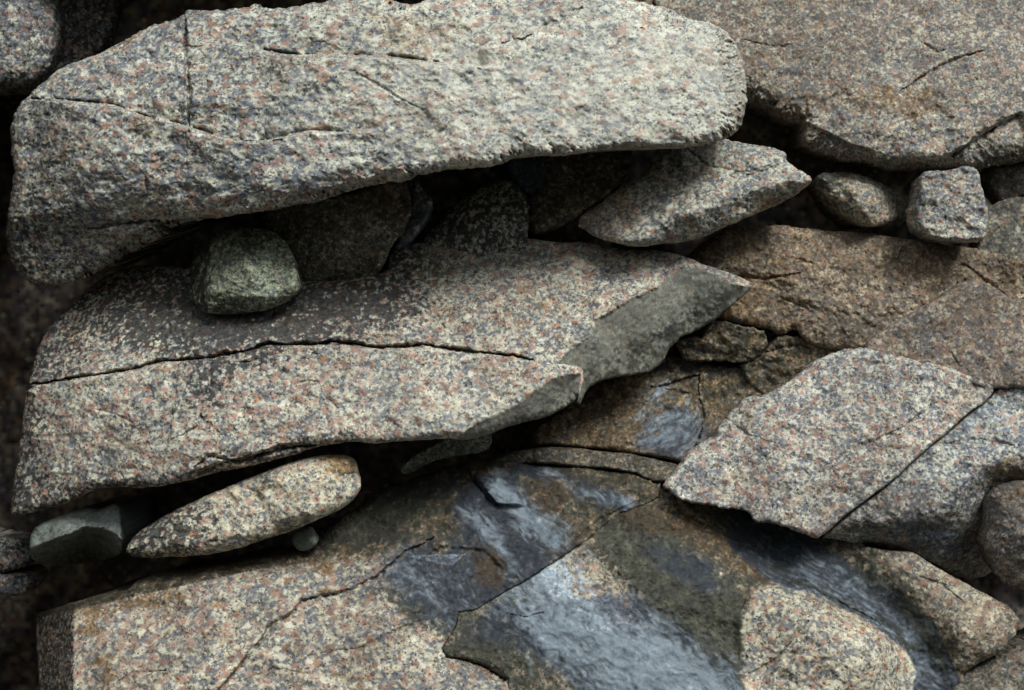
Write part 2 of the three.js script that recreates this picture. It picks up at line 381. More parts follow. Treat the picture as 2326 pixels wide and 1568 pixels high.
// ---------- the setting ----------
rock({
  name: 'shading_cliff', kind: 'structure', category: 'cliff', label: 'rock deep in the gaps behind the piled granite slabs, toned dark as their shade',
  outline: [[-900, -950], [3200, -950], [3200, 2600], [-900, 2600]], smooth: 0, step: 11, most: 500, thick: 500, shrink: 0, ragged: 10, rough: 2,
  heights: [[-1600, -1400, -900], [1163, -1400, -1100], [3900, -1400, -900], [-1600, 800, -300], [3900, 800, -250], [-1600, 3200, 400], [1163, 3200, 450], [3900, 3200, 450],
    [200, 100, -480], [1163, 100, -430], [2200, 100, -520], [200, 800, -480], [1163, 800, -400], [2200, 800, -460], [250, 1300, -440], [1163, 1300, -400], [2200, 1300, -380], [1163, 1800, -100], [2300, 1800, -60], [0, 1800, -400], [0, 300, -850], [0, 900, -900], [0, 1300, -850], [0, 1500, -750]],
  paint: painter({ grain: 1.3, pink: .3, pale: .3, mica: .8, tint: [.74, .62, .54] }),  // tint darkened to deepen the shade in the gaps
  steps: [{ line: [[-135, -1500], [-120, 600], [-135, 3300]], side: 1, h: 1300, fall: 1e6, soft: 55, fade: .001 }, { line: [[-3000, -95], [600, -80], [1480, -75], [1530, -1500]], side: -1, h: 420, fall: 1e6, soft: 40, fade: .001 }],  // unseen left wall added to block light, overhang to shade the recess
});
{                                                                                // unseen rock wall added behind the camera, darkened, to keep the low sky off
  const nx = 90, ny = 46, pos = [], col = [], idx = [];
  const put = (x, y, z) => { pos.push(x, y, z); granite(x * 300, y * 300, z * 300, { pink: .4, pale: .3, mica: .6 }); col.push(RGB[0] * .5, RGB[1] * .49, RGB[2] * .46); };
  for (let j = 0; j <= ny; j++) for (let i = 0; i <= nx; i++) {
    const x = -11 + 22 * i / nx, y = -1 + 7.4 * j / ny, t = j / ny;
    put(x, y + .5 * noise(x * .4, 3, 7) * t, 5.2 + .55 * t + 1.1 * fbm(x * .35, y * .35, 4, 4) + .25 * Math.abs(noise(x * 1.7, y * 1.7, 9)) + (Math.abs(x) > 5 ? -(Math.abs(x) - 5) * .3 : 0));
  }
  const F = (nx + 1) * (ny + 1);
  for (let i = 0; i <= nx; i++) { const k = (ny * (nx + 1) + i) * 3; put(pos[k], pos[k + 1] - .3, pos[k + 2] + 5); }
  for (let j = 0; j < ny; j++) for (let i = 0; i < nx; i++) { const a = j * (nx + 1) + i, b = a + 1, c = a + nx + 1, d = c + 1; idx.push(a, c, b, b, c, d); }
  for (let i = 0; i < nx; i++) { const a = ny * (nx + 1) + i; idx.push(a, F + i, a + 1, a + 1, F + i, F + i + 1); }
  const g = new THREE.BufferGeometry();
  g.setAttribute('position', new THREE.Float32BufferAttribute(pos, 3)); g.setAttribute('color', new THREE.Float32BufferAttribute(col, 3)); g.setIndex(idx); g.computeVertexNormals();
  const m = new THREE.Mesh(g, stone); m.name = numbered('shading_cliff'); m.castShadow = m.receiveShadow = true;
  m.userData = { kind: 'structure', label: 'dark rock wall added behind the camera to block the low sky' };
  scene.add(m);
}
{
  const g = new THREE.PlaneGeometry(300, 300, 60, 60); g.rotateX(-Math.PI / 2);
  const p = g.attributes.position, c = new Float32Array(p.count * 3);
  for (let i = 0; i < p.count; i++) { const s = .8 + .4 * noise(p.getX(i) * .3, 0, p.getZ(i) * .3); c[i * 3] = .10 * s; c[i * 3 + 1] = .098 * s; c[i * 3 + 2] = .092 * s; }
  g.setAttribute('color', new THREE.BufferAttribute(c, 3));
  const m = new THREE.Mesh(g, stone); m.name = 'ground'; m.position.y = -.75; m.receiveShadow = true;
  m.userData = { kind: 'structure', label: 'dark shore rock at the foot of the outcrop' };
  scene.add(m);
}

// ---------- upper row ----------
const crackLeft = [[70, 222], [150, 229], [260, 240], [330, 265], [400, 280], [480, 305], [560, 322], [640, 318]];
rock({
  name: 'granite_slab', label: 'huge pale pink granite slab lying across the top of the pile', category: 'slab',
  outline: [[60, 215], [130, 160], [190, 132], [230, 120], [300, 78], [380, 50], [415, 38], [425, 22], [500, 24], [560, 20], [585, 8], [605, 22], [660, 18], [720, 2], [860, -6], [905, 6], [935, 12], [975, -2], [1180, -8], [1420, -4], [1500, 14], [1560, 38], [1625, 52], [1662, 84], [1690, 135], [1695, 205], [1692, 250], [1680, 292], [1650, 316], [1610, 328], [1540, 332], [1440, 334], [1340, 346], [1240, 350], [1180, 352], [1130, 374], [1060, 382], [1000, 390], [945, 402], [930, 412], [880, 412], [800, 434], [740, 452], [660, 468], [560, 486], [460, 500], [388, 512], [384, 536], [340, 558], [280, 582], [250, 606], [190, 640], [110, 648], [60, 642], [30, 612], [14, 560], [20, 480], [30, 400], [28, 330], [24, 270]],
  step: 1.9, ragged: 7.5, thick: 420, shrink: .26, rough: 1.15, grainUp: 1.7,
  facets: [{ crease: [[-40, 500], [120, 470], [330, 446], [560, 422], [800, 384], [1000, 352], [1200, 330], [1450, 308], [1720, 270]], side: 1, slope: .42, round: 14, wobble: 2 }],
  heights: [[60, 230, 0], [40, 600, -20], [30, 420, 0], [250, 130, 20], [220, 400, 125], [200, 590, 40], [340, 540, 95], [500, 40, 30], [500, 250, 150], [480, 470, 170], [900, 20, 40], [900, 220, 165], [880, 390, 200], [1300, 20, 30], [1300, 200, 150], [1250, 330, 200], [1580, 70, 10], [1560, 200, 120], [1560, 310, 150], [1670, 200, 70]],
  edge: { top: 24, bottom: 20, left: 30, right: 80, deep: 1.15 },
  steps: [{ line: crackLeft, side: -1, h: -30, fall: 80, soft: 3, fade: .08 }, { line: [[430, 95], [560, 108], [640, 125], [720, 128], [800, 128], [880, 130], [980, 142], [1080, 152], [1160, 150]], side: -1, h: -26, fall: 60, soft: 4, fade: .12 },
    { line: [[560, 322], [640, 312], [700, 296], [790, 300], [900, 290]], side: -1, h: -18, fall: 60, soft: 4, fade: .2 }, { line: [[620, 470], [660, 440], [740, 430], [830, 410], [930, 380]], side: 1, h: -26, fall: 200, soft: 5, fade: .2 }, { line: [[230, 600], [300, 530], [390, 498], [470, 480]], side: 1, h: -30, fall: 200, soft: 5, fade: .2 },
    { line: crackLeft, h: 34, fall: 150, soft: 4, fade: .1 },
    { line: [[430, 95], [560, 108], [640, 125], [720, 128], [800, 128], [880, 130], [980, 142], [1080, 152], [1160, 150]], h: 44, fall: 170, soft: 5, fade: .15 },
    { line: [[1080, 112], [1150, 96], [1230, 66], [1330, 10]], h: 34, fall: 110, soft: 6 },
    { line: [[380, 320], [420, 250], [424, 150], [418, 30]], side: 1, h: 9, fall: 120, soft: 5 },
    { line: [[540, 440], [640, 400], [760, 380], [900, 350]], h: 12, fall: 60, soft: 18, fade: .3 }],
  cracks: [{ line: crackLeft, w: 4.6, deep: 26 }, { line: [[420, 24], [423, 60], [424, 120], [428, 180], [430, 250], [429, 300]], w: 5, deep: 26 }, { line: [[424, 108], [450, 106], [470, 100]], w: 3, deep: 8 },
    { line: [[600, 112], [660, 122], [725, 133], [780, 132], [850, 128], [935, 134], [1020, 148], [1090, 156]], w: 5, deep: 26 }, { line: [[1140, 98], [1190, 88], [1260, 52], [1320, 16]], w: 5.5, deep: 26 }, { line: [[560, 322], [640, 312], [700, 296], [790, 300]], w: 4, deep: 14 }, { line: [[200, 520], [300, 505], [390, 500]], w: 6, deep: 22 }, { line: [[610, 330], [600, 290], [606, 250]], w: 4, deep: 9 },
    { line: [[820, 170], [900, 220], [960, 250]], w: 3, deep: 4 }, { line: [[420, 300], [425, 380], [422, 440]], w: 3, deep: 5 }, { line: [[330, 400], [335, 440], [310, 480]], w: 4, deep: 7 }],
  paint: changing({ grain: .98, pink: .56, pale: .70, mica: .46, flat: .12, weather: .4 }, (o, i) => { const t = sstep(450, 1050, i.u + (i.v - 250) * -.6); o.pale = .48 + .23 * t; o.mica = .62 - .18 * t; }, (a, b, z, i) => {
    const { u, v } = i;
    const w = clamp(spot(u, v, 1250, 210, 560, 170, -.1) * 1.3);                   // weathered paler towards the right
    const n = .6 + .6 * noise(a * .02, b * .02, z * .02);
    mixTo(.50, .515, .46, w * .42 * n);
    iron(a, b, z, .20 * spot(u, v, 480, 150, 260, 110, .1));
    if (i.edge > 0) brown(a, b, z, .55 * sstep(.45, .95, i.edge) * sstep(280, 360, v + (u - 900) * .15));
    lichenShade(a, b, z, .42 * spot(u, v, 130, 560, 280, 150, -.2) + .25 * spot(u, v, 60, 330, 120, 300));  // dark patches paint shade on the left end, which faces down and left
  }),
});
rock({
  name: 'granite_boulder', label: 'big brownish granite mass at the upper right, undercut along its lower edge', category: 'boulder',
  outline: [[1470, -120], [2440, -120], [2440, 330], [2326, 364], [2290, 372], [2255, 376], [2219, 384], [2180, 378], [2147, 382], [2110, 392], [2038, 386], [1984, 378], [1929, 367], [1879, 352], [1836, 338], [1820, 308], [1826, 282], [1799, 276], [1766, 264], [1752, 244], [1701, 236], [1640, 220], [1500, 150]],
  step: 2.1, thick: 420, shrink: .12, ragged: 8, rough: 1.1, grainUp: 1.8,
  heights: [[1500, -100, -330], [1960, -100, -360], [2430, -100, -340], [1640, 100, -210], [1700, 220, -150], [2000, 100, -190], [2300, 100, -190], [1850, 280, -95], [2000, 350, -60], [2000, 230, -95], [2250, 340, -65], [2250, 210, -105], [2430, 330, -90]],
  edge: { top: 30, bottom: 60, left: 20, right: 30, deep: 1.6 },
  steps: [{ line: [[2030, 372], [2110, 362], [2154, 356], [2201, 328], [2260, 286], [2330, 250]], side: 1, h: -34, fall: 220, soft: 5, fade: .08 },
    { line: [[1790, 268], [1850, 288], [1930, 330], [2000, 352]], side: 1, h: -22, fall: 200, soft: 5, fade: .2 }],
  cracks: [{ line: [[2044, 205], [2075, 192], [2095, 175], [2140, 150], [2180, 132], [2230, 115]], w: 3.6, deep: 14 }, { line: [[1690, 90], [1760, 108], [1800, 100]], w: 4, deep: 7 }, { line: [[2154, 356], [2201, 328], [2260, 288]], w: 5, deep: 22 },
    { line: [[2100, 100], [2130, 120], [2150, 112]], w: 6, deep: 8 }, { line: [[1890, 220], [1930, 218]], w: 8, deep: 10 }],
  paint: painter({ grain: .72, pink: .55, pale: .36, mica: .42, tint: [.84, .80, .75] }, (a, b, z, i) => {
    const { u, v } = i;
    brown(a, b, z, .34 + .25 * spot(u, v, 1750, 80, 260, 150) - .25 * spot(u, v, 2130, 300, 300, 100));
    iron(a, b, z, .25 * spot(u, v, 1720, 130, 200, 130));
    algaeShade(a, b, z, .5 * spot(u, v, 2290, 360, 90, 50) + .5 * spot(u, v, 1740, 222, 90, 26));
    if (i.edge > .55) brown(a, b, z, .4 * sstep(.55, .95, i.edge));
  }),
});
rock({
  name: 'granite_boulder', label: 'speckled dark granite boulder in the upper left corner', category: 'boulder',
  outline: [[-160, -60], [20, -40], [105, -10], [136, 10], [140, 55], [132, 110], [118, 150], [96, 178], [60, 200], [-10, 206], [-160, 215]],
  step: 2.2, thick: 600, heights: [[-100, 0, -240], [60, -30, -250], [40, 90, -200], [110, 120, -215], [0, 200, -200]],
  edge: { top: 40, bottom: 50, left: 30, right: 45 },
  paint: painter({ grain: .9, pink: .45, pale: .34, mica: .75, tint: [1, .98, .97] }, (a, b, z, i) => { lichenShade(a, b, z, .45); }),
});
rock({
  name: 'dark_rock', label: 'blackish rock wedged behind the boulder in the upper left corner', category: 'rock',
  outline: [[120, -60], [262, -60], [268, 20], [250, 80], [190, 160], [90, 220], [60, 150]],
  step: 3, thick: 160, heights: [[100, 0, -350], [250, -40, -330], [190, 120, -340], [90, 200, -330]], edge: { right: 12, deep: 1 },
  paint: painter({ grain: .8, mica: .8, pale: .2, tint: [.9, .85, .82] }, (a, b, z) => lichenShade(a, b, z, .62)),  // black crust stands in for the shade of the deep recess
});

// ---------- right of the slab ----------
rock({
  name: 'granite_wedge', label: 'pointed granite wedge tilted under the right end of the huge top slab', category: 'rock',
  outline: [[1300, 504], [1365, 460], [1434, 410], [1466, 398], [1500, 350], [1540, 310], [1600, 300], [1650, 318], [1700, 326], [1748, 333], [1786, 350], [1784, 366], [1817, 388], [1848, 406], [1838, 422], [1800, 448], [1756, 472], [1672, 505], [1603, 537], [1531, 553], [1450, 558], [1419, 558], [1354, 542]],
  thick: 240, ragged: 5, heights: [[1310, 505, -60], [1440, 420, -70], [1560, 330, -110], [1750, 345, -60], [1835, 408, -10], [1420, 540, 15], [1560, 470, 30], [1700, 420, 5]],
  edge: { top: 14, bottom: 26, left: 22, right: 18, deep: 1.2 },
  facets: [{ crease: [[1420, 590], [1452, 552], [1500, 506], [1560, 489], [1618, 466], [1690, 432], [1760, 416], [1900, 402]], slope: 1.7, round: 8 }],
  rough: 1.3, steps: [{ line: [[1640, 390], [1700, 395], [1740, 384], [1792, 364]], h: -12, fall: 60, soft: 4 }],
  cracks: [{ line: [[1560, 340], [1610, 380], [1690, 392], [1750, 378]], w: 4, deep: 7 }, { line: [[1460, 480], [1500, 470], [1540, 440]], w: 5, deep: 7 }],
  paint: painter({ grain: .86, pink: .52, pale: .48, mica: .5, tint: [.92, .91, .88] }, (a, b, z, i) => { brown(a, b, z, .35 * spot(i.u, i.v, 1380, 490, 130, 80)); lichenShade(a, b, z, .34 * spot(i.u, i.v, 1620, 510, 220, 70, -.4) + .3 * spot(i.u, i.v, 1350, 510, 100, 60)); }),  // lower dark patch stands in for the shaded underside
});
rock({
  name: 'granite_cobble', label: 'small rough cobble with a pointed right end, lying in the dark hollow at the right', category: 'cobble',
  outline: [[1848, 402], [1879, 391], [1944, 395], [1984, 406], [2016, 425], [2040, 431], [2062, 448], [2077, 467], [2068, 484], [2049, 498], [2002, 515], [1966, 515], [1929, 502], [1893, 470], [1864, 428]],
  thick: 150, ragged: 4, heights: [[1860, 405, -130], [1940, 400, -115], [2070, 467, -90], [1980, 450, -50], [1930, 490, -110], [2000, 508, -85]],
  edge: { top: 16, bottom: 30, left: 20, right: 16 }, facets: [{ crease: [[2010, 540], [1975, 505], [1955, 460], [1925, 420], [1850, 390]], side: 1, slope: 1.6, round: 7 }],
  rough: 1.4, paint: painter({ grain: .85, pink: .45, pale: .45, mica: .45, tint: [.85, .82, .74] }, (a, b, z, i) => { iron(a, b, z, .3); algaeShade(a, b, z, .6 * spot(i.u, i.v, 1870, 405, 60, 25) + .5 * spot(i.u, i.v, 1900, 460, 60, 60)); }),  // dark patches paint the shaded facet at the lower left
});
rock({
  name: 'granite_block', label: 'squarish pinkish granite block standing upright near the right edge', category: 'block',
  outline: [[2089, 391], [2129, 386], [2145, 389], [2168, 384], [2194, 377], [2217, 379], [2227, 402], [2235, 442], [2247, 482], [2241, 532], [2230, 552], [2190, 551], [2147, 543], [2110, 540], [2084, 518], [2080, 489], [2088, 435]],
  smooth: 1, thick: 170, ragged: 7, rough: 1.7, heights: [[2095, 395, -50], [2210, 385, -45], [2160, 460, -20], [2240, 510, -20], [2100, 530, -15]],
  edge: { top: 7, bottom: 10, left: 10, right: 8 }, cracks: [{ line: [[2140, 470], [2150, 520], [2150, 545]], w: 3, deep: 4 }],
  paint: painter({ grain: .8, pink: .5, pale: .4, mica: .5, tint: [.85, .81, .77] }, (a, b, z, i) => { lichenShade(a, b, z, .4 * spot(i.u, i.v, 2090, 450, 26, 110)); }),
});
rock({
  name: 'dark_rock', label: 'dull greenish rock behind the upright squarish block at the right edge', category: 'rock',
  outline: [[2225, 480], [2252, 468], [2285, 452], [2330, 452], [2360, 438], [2440, 440], [2440, 620], [2220, 610]], smooth: 0, ragged: 9, thick: 160, step: 2.4,
  heights: [[2240, 470, -160], [2390, 450, -160], [2300, 560, -130], [2390, 600, -120]], edge: { top: 10, left: 8 }, rough: 1.2,
  paint: painter({ grain: .8, pink: .3, pale: .3, mica: .5, tint: [.8, .77, .68] }, (a, b, z) => { brown(a, b, z, .5); algaeShade(a, b, z, .35); }),
});
rock({
  name: 'dark_rock', label: 'shadowed rock at the right edge, under the overhang beside the squarish block', category: 'rock',
  outline: [[2235, 380], [2300, 372], [2400, 350], [2400, 440], [2330, 450], [2280, 470], [2250, 440]], thick: 120, step: 3,
  heights: [[2240, 390, -230], [2390, 360, -190], [2300, 450, -210], [2390, 430, -180]], edge: { top: 14, left: 20, right: 10 },
  paint: painter({ grain: .7, mica: .5, pale: .2, tint: [.9, .9, .9] }, (a, b, z) => { brown(a, b, z, .6); algaeShade(a, b, z, .4); }),
});

// ---------- in the hollow under the slab ----------
rock({
  name: 'dark_rock', label: 'flat brown-black rock leaning under the top slab right of the green cobble', category: 'rock',
  outline: [[600, 470], [700, 440], [767, 448], [868, 418], [923, 414], [934, 446], [938, 475], [930, 500], [916, 529], [901, 538], [890, 556], [883, 578], [872, 602], [850, 640], [800, 690], [700, 690], [640, 640], [600, 560]],
  smooth: 0,
  thick: 140, ragged: 4, heights: [[640, 480, -110], [900, 425, -60], [920, 500, -45], [780, 630, -120], [780, 690, -190], [690, 690, -190], [700, 600, -95], [780, 520, -50]],
  edge: { top: 10, bottom: 8, left: 14, right: 6, deep: .9 }, rough: .8,
  paint: painter({ grain: .55, pink: .35, pale: .2, mica: .55, tint: [.95, .86, .70] }, (a, b, z, i) => { iron(a, b, z, .4 * spot(i.u, i.v, 850, 460, 130, 70)); algaeShade(a, b, z, .45); lichenShade(a, b, z, .45 * spot(i.u, i.v, 740, 560, 140, 90)); }),
});
rock({
  name: 'stone_sliver', label: 'thin blue-grey upright sliver of stone in the hollow under the top slab', category: 'rock',
  outline: [[915, 400], [950, 405], [962, 440], [984, 450], [975, 490], [955, 520], [926, 556], [892, 572], [910, 520], [935, 470]],
  thick: 90, heights: [[930, 410, -120], [975, 455, -85], [960, 510, -90], [905, 560, -110]], edge: { left: 14, right: 10 }, step: 2.4,
  paint: painter({ grain: .5, pink: .1, pale: .2, mica: .5, tint: [.9, .95, 1] }, (a, b, z, i) => { slate(a, b, z, .7); paleStreaks(a, b, z, .4 * along([[948, 410], [955, 450], [966, 470], [950, 520]], i.u, i.v, 16), .2, 1); }),  // pale streak painted as the lit right-hand face
});
rock({
  name: 'dark_rock', label: 'black and white speckled rock in the middle of the hollow under the top slab', category: 'rock',
  outline: [[940, 556], [984, 516], [1030, 470], [1057, 444], [1100, 420], [1151, 404], [1172, 418], [1195, 446], [1201, 482], [1197, 546], [1190, 590], [960, 600]],
  thick: 160, heights: [[990, 530, -170], [1060, 450, -180], [1150, 415, -170], [1130, 490, -110], [1190, 530, -120], [1050, 580, -140]], edge: { top: 20, left: 20, right: 12 },
  paint: painter({ grain: .75, pink: .15, pale: .55, mica: .9, tint: [1, 1, .97] }, (a, b, z, i) => lichenShade(a, b, z, .78 + .2 * spot(i.u, i.v, 1000, 530, 90, 60) - .1 * spot(i.u, i.v, 1150, 480, 60, 70))),
});
rock({
  name: 'dark_rock', label: 'smooth slate-blue wedge of rock deep under the top slab, above the speckled rock', category: 'rock',
  outline: [[1140, 340], [1260, 335], [1247, 402], [1232, 420], [1221, 440], [1187, 440], [1165, 408], [1150, 380]], thick: 80, step: 2.6,
  heights: [[1160, 360, -220], [1245, 360, -210], [1200, 430, -185]], edge: { left: 10, right: 10, bottom: 10 }, rough: .5,
  paint: painter({ grain: .5, pink: .05, pale: .1, mica: .3, tint: [.9, .92, 1] }, (a, b, z) => slate(a, b, z, .8)),
});
rock({
  name: 'dark_rock', label: 'dark brown-green rock in the hollow left of the pointed wedge', category: 'rock',
  outline: [[1230, 330], [1347, 320], [1440, 315], [1430, 384], [1413, 420], [1365, 458], [1310, 497], [1276, 516], [1200, 540], [1190, 446], [1225, 420]],
  thick: 150, heights: [[1250, 350, -210], [1420, 340, -170], [1390, 420, -125], [1300, 480, -125], [1220, 500, -160]], edge: { top: 14, right: 12, left: 16 }, step: 2.2,
  paint: painter({ grain: .7, pink: .35, pale: .25, mica: .6, tint: [.95, .86, .72] }, (a, b, z) => { algaeShade(a, b, z, .5); brown(a, b, z, .4); }),
});
rock({
  name: 'green_cobble', label: 'blocky greenish granite cobble resting on the middle slab under the top slab', category: 'cobble',
  outline: [[494, 531], [520, 521], [570, 516], [612, 520], [648, 544], [664, 575], [672, 600], [678, 631], [685, 656], [666, 676], [616, 703], [543, 712], [500, 715], [464, 709], [444, 692], [429, 684], [432, 620], [440, 570], [462, 545]],
  step: 1.8, thick: 130, ragged: 3, heights: [[490, 540, -20], [610, 530, -20], [560, 600, 60], [670, 640, 30], [470, 690, 50], [570, 690, 55], [440, 640, 0]],
  rough: 1.3, edge: { top: 14, bottom: 10, left: 6, right: 12, deep: 1.1 },
  facets: [{ crease: [[520, 500], [497, 545], [482, 590], [470, 650], [468, 730]], side: 1, slope: 1.8, round: 4 }, { crease: [[440, 668], [520, 662], [600, 676], [700, 640]], side: 1, slope: 1.1, round: 5 }],
  paint: painter({ grain: .8, pink: .12, pale: .66, mica: .8, tint: [.92, 1.0, .86], weather: 0 }, (a, b, z, i) => { algaeShade(a, b, z, .55 - .45 * spot(i.u, i.v, 575, 630, 90, 50)); if (i.u < 480) algaeShade(a, b, z, .8 * sstep(486, 470, i.u)); }),  // left side darkened as its shaded side, over the real algae
});

// ---------- the two middle slabs ----------
const seam = [[-20, 890], [63, 874], [125, 866], [217, 851], [290, 841], [362, 822], [471, 812], [543, 801], [608, 781], [688, 783], [767, 777], [854, 790], [963, 784], [1021, 793], [1078, 799], [1165, 808], [1212, 819], [1280, 828]];
rock({
  name: 'granite_slab', label: 'upper of the two middle slabs, pink granite with a sheer grey joint face at its right end', category: 'slab',
  outline: [[63, 890], [80, 810], [92, 775], [109, 750], [140, 715], [174, 685], [200, 650], [254, 620], [301, 605], [390, 600], [520, 620], [640, 640], [768, 640], [880, 620], [876, 585], [894, 560], [941, 553], [1021, 557], [1089, 560], [1100, 545], [1158, 538], [1238, 549], [1285, 553], [1332, 547], [1375, 561], [1455, 569], [1531, 573], [1562, 586], [1618, 609], [1676, 627], [1708, 641], [1713, 652], [1654, 704], [1603, 740], [1531, 777], [1499, 838], [1404, 857], [1361, 867], [1332, 886], [1312, 930], [1290, 880], [1270, 846], [1170, 830], [1040, 820], [850, 812], [690, 806], [540, 824], [420, 844], [290, 864], [125, 890]],
  step: 1.9, thick: 300, shrink: .14, ragged: 4,
  heights: [[80, 860, -70], [150, 720, -140], [280, 640, -160], [260, 820, 20], [500, 650, -110], [520, 780, 40], [760, 660, -80], [760, 770, 45], [900, 570, -150], [930, 700, -35], [1000, 790, 50], [1150, 550, -140], [1200, 680, -10], [1250, 815, 75], [1400, 565, -110], [1420, 680, 15], [1560, 595, -65], [1700, 645, -40], [1340, 770, 60]],
  edge: { top: 12, bottom: 8, left: 30, right: 5, deep: 1 },
  facets: [{ crease: [[1240, 850], [1278, 809], [1332, 765], [1361, 722], [1400, 698], [1455, 670], [1491, 652], [1520, 624], [1545, 611], [1575, 606], [1600, 609], [1630, 628], [1669, 646], [1740, 652]], side: 1, slope: 1.05, round: 2.5, plain: 1, wobble: .7 }],
  steps: [{ line: [[640, 642], [720, 650], [767, 660], [821, 656], [858, 667], [926, 685], [963, 698], [990, 715], [1010, 745]], side: 1, h: 16, fall: 60, soft: 4, fade: .08 }],
  cracks: [{ line: seam.slice(1, 17), w: 4.3, deep: 40 }, { line: [[858, 667], [926, 685], [963, 698], [990, 715], [1010, 745]], w: 4, deep: 10 }, { line: [[1010, 640], [1040, 648], [1080, 625]], w: 3, deep: 8 }, { line: [[1090, 562], [1130, 560], [1165, 570]], w: 3, deep: 6 },
    { line: [[385, 640], [388, 720], [378, 810]], w: 4, deep: 9 }, { line: [[440, 700], [436, 780]], w: 3, deep: 6 }, { line: [[620, 700], [612, 780]], w: 4, deep: 6 }, { line: [[1180, 630], [1230, 640], [1250, 655]], w: 3, deep: 4 }],
  paint: painter({ grain: .88, pink: .68, pale: .54, mica: .55, tint: [1.02, .98, .94] }, (a, b, z, i) => {
    const { u, v } = i, k = 1 - i.facet;
    lichenShade(a, b, z, k * (1.15 * spot(u, v, 560, 735, 270, 85, .02) + .78 * spot(u, v, 800, 680, 160, 50, .15) + .5 * spot(u, v, 300, 690, 260, 90, -.2) + .5 * spot(u, v, 900, 620, 70, 90) + .36 * spot(u, v, 100, 850, 100, 90) + .3));
    algaeShade(a, b, z, k * (.5 * spot(u, v, 960, 610, 130, 70) + .3 * spot(u, v, 260, 680, 160, 90)));
    iron(a, b, z, k * (.28 * spot(u, v, 1180, 700, 170, 100)));
    if (i.facet > 0) { nearPolyline([[1290, 900], [1420, 840], [1560, 740], [1700, 650]], u, v, near); algaeShade(a, b, z, i.facet * (.35 * clamp(1 - near.d / 60) + .25)); lichenShade(a, b, z, i.facet * .6 * along([[1390, 850], [1440, 800], [1560, 720], [1640, 690]], u, v, 34)); }
  }),
});
rock({
  name: 'granite_slab', label: 'lower of the two middle slabs, pink granite with a thin crack along its upper edge', category: 'slab',
  outline: [[47, 1000], [55, 920], [63, 878], [125, 868], [217, 854], [290, 844], [362, 826], [471, 816], [543, 805], [608, 786], [688, 787], [767, 782], [854, 794], [963, 788], [1021, 797], [1078, 803], [1165, 813], [1212, 823], [1278, 829], [1317, 832], [1327, 845], [1323, 873], [1312, 906], [1274, 932], [1238, 950], [1165, 965], [1115, 986], [1060, 1000], [1030, 998], [984, 998], [912, 1002], [861, 1008], [821, 1004], [767, 1006], [700, 1018], [670, 1034], [616, 1047], [543, 1065], [485, 1073], [384, 1105], [290, 1108], [217, 1110], [145, 1146], [91, 1160], [40, 1172], [20, 1166], [36, 1072]],
  step: 1.8, thick: 260, shrink: .2, ragged: 4,
  heights: [[60, 1000, -20], [60, 890, -30], [40, 1150, 0], [300, 850, 70], [300, 1000, 120], [300, 1090, 135], [620, 795, 75], [620, 930, 130], [620, 1030, 150], [950, 795, 85], [950, 900, 135], [950, 990, 165], [1270, 835, 105], [1180, 890, 140], [1050, 980, 165], [1320, 850, 100]],
  edge: { top: 7, bottom: 24, left: 34, right: 6, deep: 1.15 },
  facets: [{ crease: [[1000, 1030], [1035, 997], [1086, 960], [1129, 938], [1176, 914], [1220, 881], [1263, 856], [1305, 846], [1322, 850], [1318, 900], [1300, 960]], side: 1, slope: 1.0, round: 2.5, plain: 1, wobble: .7 }],
  steps: [{ line: [[400, 1090], [500, 1050], [560, 1040], [640, 1010], [760, 1004]], side: 1, h: -18, fall: 90, soft: 3, fade: .15 }],
  cracks: [{ line: [[480, 820], [476, 880], [462, 920], [450, 970], [390, 1000]], w: 3, deep: 8 }, { line: [[405, 830], [395, 920], [385, 980], [370, 1060]], w: 3, deep: 8 }, { line: [[690, 845], [680, 870], [725, 868], [735, 900], [720, 940]], w: 2.6, deep: 5 }, { line: [[735, 900], [760, 920], [770, 940]], w: 2.6, deep: 5 },
    { line: [[440, 1062], [480, 1035], [540, 1052], [600, 1030], [680, 1012], [760, 1012]], w: 4, deep: 14 }, { line: [[470, 960], [500, 985], [495, 1010]], w: 3, deep: 4 }, { line: [[220, 930], [260, 940], [300, 960]], w: 3, deep: 4 }],
  paint: painter({ grain: .92, pink: .74, pale: .60, mica: .5, tint: [1.03, .99, .96] }, (a, b, z, i) => {
    const { u, v } = i, k = 1 - i.facet;
    lichenShade(a, b, z, k * (.24 + .62 * along([[470, 815], [540, 808], [620, 800]], u, v, 60) + .42 * spot(u, v, 470, 870, 60, 100) + .5 * spot(u, v, 620, 1040, 260, 40, -.2) + .40 * spot(u, v, 200, 1120, 260, 50, -.1) + .42 * spot(u, v, 60, 1020, 60, 200)));
    mixTo(.50, .51, .46, k * .2 * spot(u, v, 980, 930, 260, 90) * (.5 + .6 * noise(a * .03, b * .03, z * .03)));
    iron(a, b, z, k * .3 * spot(u, v, 1160, 850, 110, 40));
    if (i.facet > 0) { algaeShade(a, b, z, i.facet * .3); lichenShade(a, b, z, i.facet * .5 * along([[1120, 990], [1230, 940], [1310, 900]], u, v, 22)); }
  }),
});
rock({
  name: 'stone_splinter', label: 'thin greenish grey splinter of stone under the right tip of the lower middle slab', category: 'rock',
  outline: [[906, 1072], [928, 1044], [984, 1010], [1028, 990], [1110, 975], [1119, 985], [1117, 1012], [1104, 1026], [1042, 1034], [970, 1052], [928, 1080]],
  thick: 80, ragged: 3, heights: [[915, 1070, 20], [1000, 1010, 40], [1110, 990, 50], [1100, 1020, 10], [960, 1055, 10]], edge: { top: 8, bottom: 10, left: 10, right: 12 }, rough: .7,
  paint: painter({ grain: .5, pink: .1, pale: .35, mica: .5, tint: [.62, .66, .55] }, (a, b, z, i) => { algaeShade(a, b, z, .5); slate(a, b, z, .3 * spot(i.u, i.v, 940, 1060, 50, 30)); }),
});

